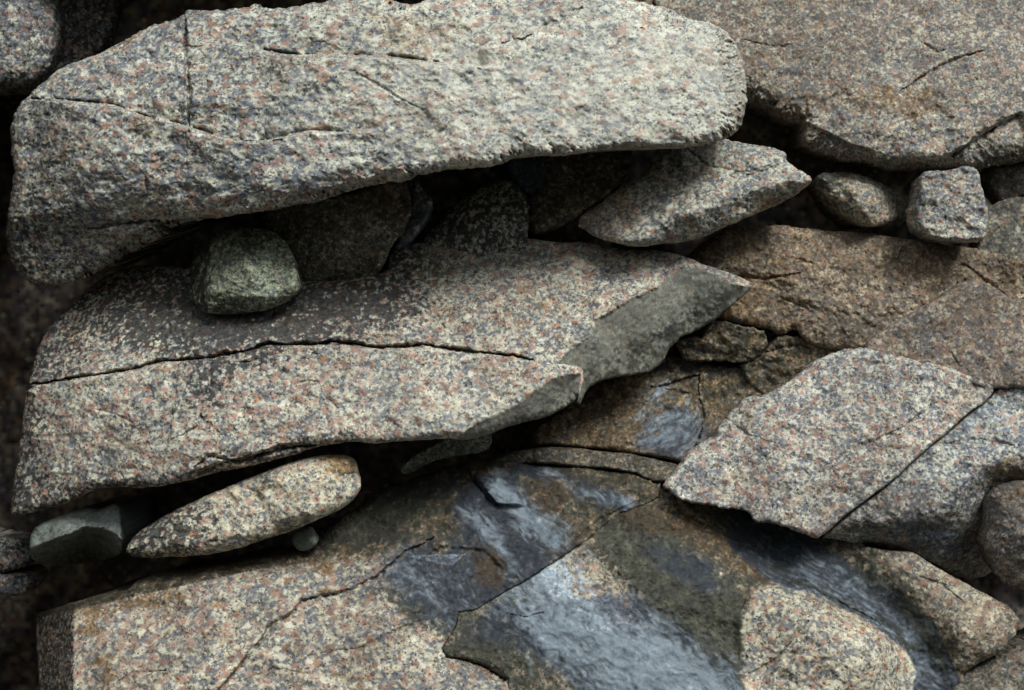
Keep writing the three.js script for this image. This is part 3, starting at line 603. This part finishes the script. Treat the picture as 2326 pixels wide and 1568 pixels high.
// ---------- under the middle slabs ----------
rock({
  name: 'granite_cobble', label: 'long pale pink cobble wedged under the lower middle slab', category: 'cobble',
  outline: [[283, 1250], [308, 1212], [362, 1178], [435, 1141], [507, 1109], [580, 1080], [652, 1054], [721, 1034], [775, 1033], [795, 1036], [811, 1048], [815, 1072], [821, 1092], [817, 1120], [790, 1148], [724, 1181], [652, 1210], [543, 1246], [453, 1264], [326, 1268], [300, 1262]],
  step: 1.8, thick: 150, ragged: 3, heights: [[300, 1245, 60], [440, 1160, 100], [640, 1070, 110], [780, 1050, 100], [800, 1100, 110], [640, 1150, 165], [460, 1220, 140], [700, 1110, 160]],
  edge: { top: 16, bottom: 26, left: 16, right: 20, deep: 1.1 }, rough: 1.5,
  facets: [{ crease: [[860, 1120], [800, 1136], [720, 1156], [640, 1178], [540, 1215], [420, 1235], [300, 1262]], side: -1, slope: .9, round: 9 }],
  cracks: [{ line: [[775, 1080], [800, 1078], [818, 1076]], w: 2.4, deep: 5 }],
  paint: painter({ grain: .92, pink: .5, pale: .66, mica: .42, tint: [1.08, 1.02, .94] }, (a, b, z, i) => { const { u, v } = i; iron(a, b, z, .75 * spot(u, v, 775, 1050, 60, 40)); lichenShade(a, b, z, .95 * spot(u, v, 360, 1225, 170, 70, -.4) + .35 * spot(u, v, 560, 1235, 220, 36, -.3)); algaeShade(a, b, z, .5 * spot(u, v, 640, 1215, 200, 24, -.35)); }),
});
rock({
  name: 'grey_pebble', label: 'tiny grey-green pebble just below the long pale cobble', category: 'pebble',
  outline: [[659, 1226], [674, 1209], [690, 1202], [706, 1196], [714, 1210], [722, 1229], [714, 1243], [700, 1250], [685, 1253], [670, 1246]],
  thick: 40, ragged: 2, smooth: 1, heights: [[665, 1225, 60], [706, 1200, 60], [700, 1225, 85], [690, 1250, 75]], edge: { top: 8, bottom: 9, left: 8, right: 8 }, rough: .5,
  paint: (a, b, z) => { joint(a, b, z); RGB[0] *= 1.0; RGB[1] *= 1.12; RGB[2] *= 1.1; },
});
rock({
  name: 'smooth_rock', label: 'smooth grey-green rock with an arched dark hollow below, low at the left edge', category: 'rock',
  outline: [[66, 1260], [70, 1203], [110, 1182], [152, 1165], [197, 1150], [228, 1158], [246, 1148], [260, 1140], [275, 1156], [275, 1226], [276, 1262], [220, 1276], [150, 1284], [80, 1276]],
  thick: 120, ragged: 3, heights: [[80, 1210, -20], [200, 1160, -30], [265, 1155, -20], [150, 1210, 25], [265, 1210, 20], [180, 1300, 0]], edge: { top: 8, bottom: 20, left: 16, right: 5 }, rough: .5,
  facets: [{ crease: [[290, 1240], [262, 1214], [235, 1201], [196, 1197], [145, 1219], [60, 1250]], side: -1, slope: 6, round: 4 }],
  paint: (a, b, z, i) => { joint(a, b, z); const g = .9 + .35 * noise(a * .05, b * .008, z * .02); RGB[0] *= 1.6 * g; RGB[1] *= 1.7 * g; RGB[2] *= 1.85 * g; algaeShade(a, b, z, .35 * spot(i.u, i.v, 110, 1210, 60, 40)); },
});
rock({
  name: 'dark_rock', label: 'dark speckled rock at the left edge beside the smooth grey-green rock', category: 'rock',
  outline: [[-120, 1200], [0, 1222], [40, 1226], [62, 1240], [76, 1262], [72, 1284], [36, 1296], [-40, 1306], [-200, 1310], [-220, 1200]], thick: 420, step: 2.2,
  heights: [[-100, 1220, -260], [30, 1235, -260], [60, 1265, -250], [-20, 1280, -230], [-100, 1290, -250]], edge: { top: 24, bottom: 24, right: 20 },
  paint: painter({ grain: .95, pink: .5, pale: .3, mica: .8, tint: [1, .97, .97] }, (a, b, z) => lichenShade(a, b, z, .55)),
});
rock({
  name: 'dark_rock', label: 'small rounded dark rock at the left edge, lowest of the two there', category: 'rock',
  outline: [[-60, 1290], [20, 1304], [45, 1300], [70, 1308], [74, 1326], [66, 1344], [48, 1356], [10, 1350], [-140, 1360], [-150, 1290]], thick: 420, step: 2.2,
  heights: [[-50, 1300, -240], [40, 1310, -235], [60, 1335, -235], [0, 1345, -220]], edge: { top: 18, bottom: 18, right: 18 },
  paint: painter({ grain: 1, pink: .6, pale: .3, mica: .7, tint: [1, .95, .93] }, (a, b, z) => lichenShade(a, b, z, .46)),
});

// ---------- bedrock sheets at the right ----------
rock({
  name: 'bedrock_sheet', label: 'broad rusty brown rock sheet right of the grey joint face, under the cobble and block', category: 'rock sheet',
  outline: [[1540, 620], [1570, 570], [1600, 545], [1650, 522], [1694, 511], [1766, 512], [1821, 518], [1929, 529], [1995, 533], [2096, 547], [2219, 565], [2326, 569], [2440, 575], [2440, 720], [2326, 700], [2200, 700], [2060, 760], [1990, 810], [1940, 800], [1911, 794], [1875, 791], [1828, 773], [1806, 745], [1777, 762], [1737, 746], [1676, 737], [1629, 726], [1580, 720]],
  step: 2, thick: 260, shrink: .1, ragged: 6,
  heights: [[1560, 600, -210], [1700, 520, -200], [1650, 720, -115], [1800, 640, -110], [1800, 750, -85], [2000, 540, -150], [2000, 680, -80], [1950, 785, -60], [2200, 575, -130], [2250, 680, -100], [2430, 585, -120], [2430, 700, -100]],
  edge: { top: 18, bottom: 26, left: 14, right: 14, deep: 1.2 }, rough: 1.15, grainUp: 2.4, material: dampStone,
  cracks: [{ line: [[1660, 628], [1700, 630], [1740, 634], [1780, 628], [1815, 622]], w: 3.4, deep: 12 }, { line: [[2050, 560], [2040, 590], [2050, 620]], w: 5, deep: 8 }, { line: [[1810, 590], [1850, 600]], w: 5, deep: 7 }, { line: [[2150, 620], [2190, 600], [2240, 640], [2290, 675]], w: 4, deep: 8 }, { line: [[1780, 680], [1830, 700], [1800, 730]], w: 4, deep: 6 }],
  paint: painter({ grain: .85, pink: .45, pale: .34, mica: .45, tint: [1.08, .92, .76] }, (a, b, z, i) => {
    const { u, v } = i;
    brown(a, b, z, .75 + .2 * spot(u, v, 2150, 600, 260, 50) + .2 * spot(u, v, 1640, 590, 130, 80));
    iron(a, b, z, .38 + .35 * spot(u, v, 1700, 690, 140, 60) - .3 * spot(u, v, 1900, 690, 200, 60));
    algaeShade(a, b, z, .3 * spot(u, v, 1620, 580, 90, 90) + .2 * spot(u, v, 2100, 590, 200, 50));
  }),
});
rock({
  name: 'bedrock_sheet', label: 'smooth dull pink rock sheet at the right edge, above the pale diamond slab', category: 'rock sheet',
  outline: [[1952, 788], [2031, 733], [2096, 697], [2150, 664], [2185, 642], [2219, 636], [2255, 652], [2302, 680], [2440, 690], [2440, 900], [2326, 880], [2240, 885], [2147, 860], [2060, 835], [2000, 812]],
  step: 2, thick: 160, shrink: .12, ragged: 4,
  heights: [[1960, 786, -30], [2200, 645, -55], [2300, 685, -45], [2430, 700, -40], [2100, 780, -15], [2300, 800, 0], [2430, 880, 20], [2200, 860, 0]],
  edge: { top: 10, bottom: 10, left: 10, right: 20, deep: 1 }, rough: .7,
  cracks: [{ line: [[2160, 800], [2175, 830], [2200, 845]], w: 3, deep: 4 }],
  paint: painter({ grain: .75, pink: .6, pale: .3, mica: .3, tint: [.84, .76, .72] }, (a, b, z, i) => { brown(a, b, z, .48 + .3 * spot(i.u, i.v, 2230, 700, 120, 60) + .3 * along([[2000, 800], [2100, 830], [2250, 860]], i.u, i.v, 40)); iron(a, b, z, .22); }),
});
rock({
  name: 'bedrock_block', label: 'small brown wedge of rock between two dark cracks right of the grey joint face', category: 'rock',
  outline: [[1530, 775], [1590, 764], [1612, 726], [1640, 732], [1676, 735], [1738, 752], [1744, 778], [1728, 800], [1712, 818], [1680, 824], [1622, 820], [1560, 818]],
  thick: 120, heights: [[1560, 780, -135], [1630, 745, -122], [1725, 765, -108], [1690, 810, -120], [1590, 808, -135]], edge: { top: 4, bottom: 3, left: 4, right: 3, deep: .7 }, ragged: 9, smooth: 0, rough: 1.3,
  paint: painter({ grain: .75, pink: .3, pale: .35, mica: .5, tint: [.8, .7, .56] }, (a, b, z, i) => { iron(a, b, z, .55); algaeShade(a, b, z, .5); lichenShade(a, b, z, .55 * spot(i.u, i.v, 1560, 790, 50, 50)); }),
});
rock({
  name: 'bedrock_block', label: 'broken brown rock chip touching the top corner of the pale diamond slab', category: 'rock',
  outline: [[1680, 832], [1708, 816], [1738, 786], [1780, 758], [1839, 772], [1895, 790], [1945, 800], [1900, 840], [1830, 900], [1740, 900], [1690, 862]],
  thick: 120, heights: [[1720, 815, -130], [1785, 772, -130], [1900, 800, -105], [1800, 850, -115], [1720, 845, -130]], edge: { top: 4, bottom: 3, left: 4, right: 3, deep: .7 }, ragged: 10, smooth: 0, rough: 1.3,
  cracks: [{ line: [[1740, 800], [1800, 785], [1840, 790]], w: 4, deep: 9 }],
  paint: painter({ grain: .75, pink: .3, pale: .3, mica: .5, tint: [.76, .67, .54] }, (a, b, z) => { iron(a, b, z, .5); algaeShade(a, b, z, .45); }),
});
rock({
  name: 'bedrock_sheet', label: 'yellow-brown rock face with a bluish patch, below the grey joint face', category: 'rock sheet',
  outline: [[1205, 1010], [1212, 975], [1270, 940], [1330, 880], [1404, 850], [1500, 800], [1560, 812], [1622, 824], [1690, 828], [1760, 842], [1860, 826], [1880, 850], [1760, 940], [1690, 1000], [1600, 1070], [1562, 1053], [1455, 1030], [1383, 1023], [1310, 1015], [1252, 1012]],
  step: 1.9, thick: 200, shrink: .1, ragged: 4,
  heights: [[1215, 1000, -110], [1330, 900, -180], [1500, 810, -190], [1700, 840, -160], [1860, 840, -130], [1400, 1010, -75], [1560, 1040, -60], [1500, 930, -120], [1680, 960, -95]],
  edge: { top: 10, bottom: 12, left: 16, right: 12 }, material: dampStone,
  cracks: [{ line: [[1500, 880], [1589, 852], [1585, 900], [1596, 942], [1596, 975], [1585, 1005], [1560, 1050]], w: 4, deep: 16 }, { line: [[1350, 960], [1420, 940], [1480, 905]], w: 4, deep: 6 }, { line: [[1480, 880], [1585, 898]], w: 3, deep: 6 }],
  steps: [{ line: [[1590, 850], [1585, 900], [1596, 942], [1596, 975], [1585, 1005]], side: -1, h: -14, fall: 80, soft: 4 }],
  paint: painter({ grain: .75, pink: .3, pale: .34, mica: .5, tint: [.72, .68, .58] }, (a, b, z, i) => {
    const { u, v } = i;
    iron(a, b, z, .72); algaeShade(a, b, z, .35 + .2 * spot(u, v, 1700, 880, 150, 50));
    lichenShade(a, b, z, .75 * spot(u, v, 1560, 838, 160, 30) + .5 * spot(u, v, 1260, 1000, 60, 30));
    slate(a, b, z, 1.1 * spot(u, v, 1530, 985, 90, 62, -.3)); paleStreaks(a, b, z, .62 * spot(u, v, 1530, 975, 85, 60) + .5 * spot(u, v, 1500, 885, 55, 26), .7, .7);
  }),
});
rock({
  name: 'bedrock_sheet', label: 'thin brown rock layer between two long cracks left of the pale diamond slab', category: 'rock sheet',
  outline: [[1100, 1060], [1140, 1035], [1202, 1020], [1252, 1016], [1310, 1019], [1383, 1027], [1455, 1035], [1562, 1060], [1560, 1090], [1500, 1100], [1426, 1068], [1310, 1061], [1202, 1050], [1150, 1062]],
  thick: 90, shrink: .1, ragged: 3, heights: [[1120, 1055, -70], [1250, 1025, -75], [1400, 1035, -50], [1550, 1075, -15], [1400, 1060, -35], [1220, 1050, -55]], edge: { top: 8, bottom: 8, left: 10, right: 8 }, rough: .8, material: dampStone,
  paint: painter({ grain: .7, pink: .3, pale: .35, mica: .5, tint: [.62, .57, .48] }, (a, b, z, i) => { iron(a, b, z, .45); algaeShade(a, b, z, .4); lichenShade(a, b, z, .7 * spot(i.u, i.v, 1240, 1040, 70, 26)); slate(a, b, z, .3); }),
});

// ---------- right foreground ----------
const seamS = [[2261, 886], [2245, 911], [2201, 939], [2147, 990], [2089, 1037], [2027, 1099], [1966, 1142], [1922, 1175], [1864, 1224]];
rock({
  name: 'granite_slab', label: 'pale diamond-shaped granite slab pointing down at the right', category: 'slab',
  outline: [[1502, 1108], [1510, 1092], [1538, 1063], [1567, 1030], [1596, 1004], [1629, 996], [1632, 967], [1654, 942], [1687, 913], [1705, 898], [1734, 899], [1785, 873], [1864, 813], [1900, 800], [1922, 792], [1958, 790], [2002, 797], [2074, 815], [2147, 833], [2241, 860], [2261, 882], [2245, 909], [2200, 937], [2146, 987], [2087, 1034], [2025, 1095], [1963, 1139], [1919, 1172], [1861, 1223], [1842, 1221], [1799, 1199], [1748, 1188], [1716, 1185], [1705, 1160], [1669, 1157], [1618, 1156], [1549, 1134], [1526, 1121]],
  step: 1.9, thick: 160, shrink: .18, ragged: 8, calm: seamS,
  heights: [[1510, 1105, 60], [1650, 960, 0], [1930, 800, -20], [2240, 870, 10], [1700, 1150, 110], [1860, 1215, 125], [1800, 1020, 70], [2050, 900, 30], [2050, 1060, 85]],
  edge: { top: 8, bottom: 9, left: 7, right: 4, deep: 1.1 },
  steps: [{ line: [[1930, 1020], [2010, 990], [2080, 950], [2130, 912]], side: 1, h: -8, fall: 90, soft: 6, fade: .25 }],
  cracks: [{ line: [[1990, 1000], [2060, 965], [2128, 915]], w: 3, deep: 5 }, { line: [[1640, 942], [1700, 990], [1770, 1010]], w: 4, deep: 5 }, { line: [[2010, 840], [2008, 900]], w: 3, deep: 4 }],
  paint: painter({ grain: .78, pink: .6, pale: .5, mica: .52, tint: [1, .97, .97] }, (a, b, z, i) => { const { u, v } = i; brown(a, b, z, .4 * spot(u, v, 2210, 890, 90, 40) + .2 * spot(u, v, 1930, 1000, 260, 60)); iron(a, b, z, .2 * spot(u, v, 1560, 1100, 120, 60)); }),
});
rock({
  name: 'granite_boulder', label: 'grey granite rock right of the diamond slab, split from it by a straight crack', category: 'boulder',
  outline: [[1863, 1225], [1920, 1175], [1964, 1142], [2026, 1098], [2088, 1036], [2147, 989], [2201, 939], [2246, 911], [2262, 884], [2300, 868], [2620, 860], [2620, 1180], [2330, 1200], [2270, 1260], [2250, 1310], [2190, 1318], [2110, 1270], [2038, 1241], [1984, 1234], [1929, 1234], [1884, 1222]],
  step: 1.9, thick: 180, shrink: .12, ragged: 5, calm: seamS,
  heights: [[1880, 1215, 85], [2060, 1090, 75], [2240, 920, 0], [2430, 880, 10], [2130, 1150, 100], [2250, 1050, 60], [2430, 1100, 60], [2050, 1220, 95], [2230, 1280, 70]],
  edge: { top: 5, bottom: 14, left: 4, right: 16, deep: 1.1 },
  facets: [{ crease: [[1830, 1195], [1890, 1200], [1960, 1178], [2040, 1185], [2110, 1180], [2160, 1150], [2200, 1080], [2260, 1050], [2440, 1060]], side: 1, slope: 1.5, round: 14 }],
  cracks: [{ line: [[2150, 1010], [2220, 1000], [2300, 1010]], w: 7, deep: 8 }],
  paint: painter({ grain: .9, pink: .42, pale: .46, mica: .5, tint: [.88, .88, .90] }, (a, b, z, i) => {
    const { u, v } = i;
    paleStreaks(a, b, z, .2 * spot(u, v, 2230, 940, 110, 60), .8, .3); slate(a, b, z, .75 * spot(u, v, 2110, 1220, 150, 60, .3) + .1 * spot(u, v, 2250, 1000, 90, 90)); brown(a, b, z, .45 * spot(u, v, 2040, 1150, 110, 50)); lichenShade(a, b, z, .5 * spot(u, v, 2190, 1140, 50, 70));  // dark patch near the right stands for shade, bluish one for the underside
  }),
});
rock({
  name: 'granite_boulder', label: 'rounded dim granite boulder cut off by the right edge, low down', category: 'boulder',
  outline: [[2620, 1060], [2326, 1090], [2274, 1101], [2248, 1118], [2234, 1140], [2236, 1180], [2223, 1225], [2245, 1262], [2263, 1311], [2292, 1337], [2326, 1349], [2620, 1400]],
  step: 2, thick: 200, heights: [[2430, 1100, 110], [2280, 1115, 90], [2240, 1220, 90], [2300, 1320, 110], [2340, 1210, 160], [2430, 1340, 130]], edge: { top: 30, bottom: 30, left: 44, right: 20 },
  paint: painter({ grain: .85, pink: .5, pale: .3, mica: .5, tint: [.64, .61, .6] }, (a, b, z, i) => { brown(a, b, z, .45); lichenShade(a, b, z, .3); }),
});

// ---------- the ledge along the bottom ----------
const jointQ = [[985, 1222], [915, 1258], [858, 1309], [795, 1342], [688, 1363], [659, 1396], [616, 1421], [587, 1461], [558, 1493], [496, 1570], [440, 1660]];
const jointM = [[1500, 1128], [1480, 1140], [1390, 1178], [1325, 1233], [1274, 1268], [1202, 1315], [1147, 1344], [1118, 1362], [1082, 1385], [1042, 1392], [1037, 1421], [1021, 1451], [1006, 1474], [1013, 1491], [1091, 1509], [1151, 1545], [1183, 1690]];
const ledgeHeights = [[90, 1400, 20], [170, 1400, 85], [170, 1660, 250], [320, 1330, 50], [300, 1480, 170], [480, 1300, 75], [480, 1440, 175], [620, 1275, 60], [560, 1470, 190], [430, 1660, 265],
  [660, 1290, 70], [800, 1180, -30], [950, 1100, -60], [1060, 1060, -70], [1300, 1075, -30], [1480, 1110, 10], [1390, 1170, 30], [1200, 1200, 30], [950, 1250, 60], [1140, 1335, 95], [800, 1380, 130], [950, 1420, 150], [650, 1450, 180], [1000, 1560, 205], [1100, 1650, 250],
  [1280, 1275, 70], [1100, 1390, 115], [1180, 1560, 205], [1300, 1440, 165], [1500, 1560, 220], [1500, 1350, 135], [1580, 1170, 15], [1700, 1200, 0], [1660, 1300, 105], [1720, 1480, 175], [1850, 1390, 170], [1990, 1460, 178], [1900, 1560, 245], [1750, 1250, 15], [1900, 1330, 50], [2020, 1410, 70], [2090, 1500, 105], [1950, 1250, 20], [2110, 1660, 170], [1700, 1650, 280],
  [2080, 1270, 45], [2060, 1330, 80], [2200, 1345, 105], [2310, 1410, 125], [2180, 1420, 160], [2180, 1515, 140], [2120, 1400, 110]];
rock({
  name: 'bedrock_ledge', label: 'pink granite ledge along the bottom left, its upper part stained brown and slate blue', category: 'rock ledge',
  outline: [[83, 1392], [145, 1375], [203, 1359], [290, 1340], [308, 1322], [362, 1304], [471, 1288], [580, 1266], [640, 1256], [700, 1236], [770, 1185], [850, 1120], [930, 1090], [1000, 1065], [1060, 1050], [1140, 1048], [1202, 1050], [1310, 1060], [1426, 1070], [1500, 1098], ...jointM, [90, 1690], [86, 1500]],
  smooth: 0, warp: 7, salt: 777, step: 1.9, thick: 260, shrink: .1, rough: .8, heights: ledgeHeights,
  edge: { top: 46, bottom: 3, left: 6, right: 3.5, deep: 1 }, material: dampStone,
  facets: [{ crease: [[170, 1300], [166, 1402], [164, 1500], [168, 1700]], side: 1, slope: 3.2, round: 4, wobble: .5 }],
  steps: [{ line: [[360, 1322], [470, 1300], [560, 1286], [620, 1278], [680, 1300], [760, 1316]], side: 1, h: 20, fall: 160, soft: 12, fade: .15 }, { line: [[330, 1568], [420, 1480], [520, 1400], [640, 1350]], side: 1, h: -10, fall: 100, soft: 10, fade: .2 },
    { line: jointQ, side: 1, h: 12, fall: 70, soft: 3, fade: .12 },
    { line: [[1060, 1066], [1085, 1100], [1129, 1146], [1200, 1150]], side: -1, h: 22, fall: 150, soft: 4, fade: .15 },
    { line: [[850, 1450], [930, 1402], [1040, 1398], [1150, 1420]], side: 1, h: 9, fall: 140, soft: 7, fade: .2 }, { line: [[920, 1300], [1000, 1240], [1100, 1250], [1150, 1300]], side: 1, h: -9, fall: 90, soft: 6 }],
  cracks: [{ line: jointQ, w: 3.4, deep: 14 }, { line: [[1062, 1068], [1085, 1100], [1129, 1146]], w: 5, deep: 18 }, { line: [[250, 1560], [300, 1530], [380, 1525]], w: 3, deep: 6 }, { line: [[1300, 1230], [1350, 1190], [1440, 1140]], w: 3, deep: 5 }, { line: [[520, 1560], [620, 1520], [700, 1530]], w: 4, deep: 4 }, { line: [[700, 1490], [830, 1470], [950, 1410]], w: 5, deep: 5 }, { line: [[560, 1280], [470, 1340], [400, 1390]], w: 5, deep: 5 }],
  paint: painter({ grain: .98, pink: .70, pale: .48, mica: .5, tint: [.98, .92, .86], weather: .95 }, (a, b, z, i) => {
    const { u, v } = i;
    const top = along([[83, 1395], [200, 1365], [300, 1345], [370, 1308], [471, 1292], [600, 1272], [720, 1260]], u, v, 46);
    brown(a, b, z, .8 * top); iron(a, b, z, .6 * spot(u, v, 340, 1365, 110, 26, -.15) + .25 * spot(u, v, 860, 1330, 120, 40, -.5));
    brown(a, b, z, .34 * spot(u, v, 200, 1480, 200, 130) + .3 * spot(u, v, 820, 1420, 140, 60, -.4));
    brown(a, b, z, .4 * along([[330, 1568], [420, 1480], [560, 1400]], u, v, 40));
    if (u < 170) lichenShade(a, b, z, .7 * sstep(176, 160, u));  // left face darkened because it faces away from the light
    const up = above([[600, 1290], [700, 1268], [915, 1262], [900, 1330], [960, 1395], [1050, 1400], [1060, 1500], [1300, 1560]], u, v, 80);   // the upper part is stained, the lower bare
    brown(a, b, z, .95 * up); iron(a, b, z, .55 * up - .3 * spot(u, v, 1000, 1330, 140, 90)); algaeShade(a, b, z, .60 * up + .6 * along([[870, 1340], [930, 1392], [1040, 1398]], u, v, 50) + .95 * spot(u, v, 1080, 1440, 90, 46) + .6 * up * spot(u, v, 850, 1170, 190, 70, -.4));
    lichenShade(a, b, z, .62 * spot(u, v, 980, 1110, 180, 50));
    slate(a, b, z, 1.15 * spot(u, v, 1000, 1330, 150, 95, .5) + 1.2 * spot(u, v, 1180, 1250, 175, 110, .9) + 1.0 * spot(u, v, 1120, 1150, 76, 66) + .9 * along([[1180, 1060], [1300, 1110], [1420, 1150]], u, v, 50));
    paleStreaks(a, b, z, 1.0 * along([[1130, 1100], [1165, 1140], [1200, 1180], [1270, 1225]], u, v, 46) + .64 * along([[1060, 1170], [1120, 1210], [1150, 1260], [1180, 1310]], u, v, 40) + .62 * along([[1240, 1075], [1330, 1120], [1430, 1145]], u, v, 22) + .36 * spot(u, v, 980, 1340, 110, 60, .6), .72, -.7);
    iron(a, b, z, .75 * spot(u, v, 1110, 1290, 46, 60, -.3) + .8 * spot(u, v, 1250, 1120, 60, 40));
  }),
});
rock({
  name: 'bedrock_ledge', label: 'rock ledge at the bottom centre and right, streaked blue-white, with bare pale pink humps', category: 'rock ledge',
  outline: [[1500, 1112], [1600, 1130], [1720, 1180], [1860, 1216], [1940, 1226], [1966, 1240], [2000, 1246], [2074, 1256], [2147, 1301], [2219, 1337], [2292, 1377], [2318, 1409], [2302, 1446], [2274, 1478], [2219, 1508], [2190, 1530], [2180, 1690], ...[...jointM].reverse()],
  smooth: 0, warp: 7, salt: 777, step: 1.9, thick: 260, shrink: .1, rough: .8, heights: ledgeHeights,
  edge: { top: 4, bottom: 20, left: 3, right: 26, deep: 1 }, material: dampStone,
  steps: [{ line: [[1690, 1560], [1672, 1440], [1676, 1391], [1712, 1348], [1780, 1318]], side: 1, h: 10, fall: 200, soft: 12, fade: .15 },
    { line: [[1748, 1525], [1790, 1460], [1815, 1425], [1830, 1390]], side: 1, h: 7, fall: 80, soft: 5 }, { line: [[1780, 1310], [1850, 1350], [1984, 1418], [2050, 1465], [2075, 1530]], side: 1, h: 14, fall: 160, soft: 8, fade: .15 }],
  cracks: [{ line: [[1700, 1530], [1760, 1500], [1800, 1455], [1835, 1410]], w: 3.5, deep: 9 }, { line: [[1148, 1394], [1200, 1402], [1230, 1390]], w: 3, deep: 6 }, { line: [[1530, 1150], [1600, 1190], [1680, 1230]], w: 4, deep: 6 }, { line: [[2090, 1310], [2140, 1330], [2190, 1370]], w: 4, deep: 6 }, { line: [[1860, 1345], [1920, 1375], [1990, 1412]], w: 4, deep: 9 }],
  paint: painter({ grain: .98, pink: .56, pale: .54, mica: .45, tint: [1.06, .99, .90] }, (a, b, z, i) => {
    const { u, v } = i;
    const hump = [[1680, 1690], [1690, 1480], [1684, 1400], [1716, 1350], [1755, 1315], [1850, 1348], [1984, 1417], [2055, 1460], [2078, 1525], [2080, 1690]];
    const hump2 = [[1960, 1236], [2080, 1250], [2330, 1390], [2330, 1460], [2200, 1540], [2160, 1500], [2130, 1420], [2060, 1330]];
    const rag = 40 * fbm(u * .012, v * .012, 4, 4);
    const dh = Math.max(-60, signedDistance(hump, u, v)) + rag, d2 = Math.max(-60, signedDistance(hump2, u, v)) + rag;
    const bare = sstep(-10, 12, dh), bare2 = sstep(-8, 26, d2) * .9, k = 1 - Math.max(bare, bare2);
    if (bare2 > 0) { brown(a, b, z, bare2 * (.42 + .3 * spot(u, v, 2220, 1440, 130, 80))); algaeShade(a, b, z, bare2 * .85 * along([[1960, 1240], [2050, 1325], [2120, 1410], [2160, 1500]], u, v, 60)); }
    const thin = spot(u, v, 1330, 1320, 150, 80, .8);
    brown(a, b, z, (1.0 - .6 * thin) * k); algaeShade(a, b, z, k * (.62 - .7 * thin + .2 * spot(u, v, 1090, 1500, 110, 70) + 1.25 * along([[1430, 1230], [1530, 1330], [1630, 1440], [1690, 1570]], u, v, 110)));
    iron(a, b, z, k * (1.05 * along([[1440, 1170], [1560, 1195], [1660, 1250], [1750, 1310]], u, v, 60) - .1));
    const run = [[1215, 1325], [1290, 1420], [1420, 1510], [1600, 1650]], w = nearPolyline(run, u, v, near).side > 0 ? 175 : 225, pale = clamp(1 - near.d / w);
    slate(a, b, z, k * (.7 * spot(u, v, 1120, 1430, 90, 50) + 1.1 * sstep(.15, .6, pale) * sstep(1290, 1400, v + (u - 1350) * .1) + .8 * spot(u, v, 1560, 1290, 130, 50, .5)));
    paleStreaks(a, b, z, k * (.98 * sstep(.12, .9, pale) - .22 * thin) + k * .5 * along([[1500, 1480], [1650, 1560], [1750, 1600]], u, v, 60), .72, -.7);
    const channel = along([[1720, 1210], [1850, 1310], [2000, 1400], [2075, 1470], [2110, 1560], [2120, 1650]], u, v, 80);
    slate(a, b, z, k * 2.0 * sstep(0, .4, channel)); paleStreaks(a, b, z, k * .40 * sstep(.1, .8, channel) * sstep(1220, 1330, v), .8, -.6);
    algaeShade(a, b, z, .9 * along([[1950, 1290], [2030, 1350], [2100, 1430], [2150, 1520]], u, v, 36) * k + .7 * k * along([[1760, 1300], [1860, 1340], [1990, 1410], [2075, 1475]], u, v, 26)); iron(a, b, z, bare * .45 * along([[1850, 1348], [1984, 1417], [2062, 1470]], u, v, 60));
    lichenShade(a, b, z, k * .6 * spot(u, v, 1700, 1215, 140, 34, .3));
  }),
});
rock({
  name: 'granite_boulder', label: 'dim granite rock filling the bottom right corner', category: 'boulder',
  outline: [[2130, 1580], [2165, 1548], [2201, 1519], [2255, 1500], [2324, 1453], [2440, 1420], [2620, 1400], [2620, 1680], [2130, 1680]],
  step: 2, thick: 160, heights: [[2150, 1570, 150], [2210, 1525, 140], [2320, 1465, 130], [2430, 1440, 130], [2300, 1600, 210], [2430, 1650, 230]], edge: { top: 40, left: 30 },
  paint: painter({ grain: .85, pink: .42, pale: .36, mica: .4, tint: [.62, .60, .56] }, (a, b, z) => { brown(a, b, z, .5); algaeShade(a, b, z, .35); }),
});
console.log('triangles', Math.round(totalTriangles));
renderer.render(scene, camera);
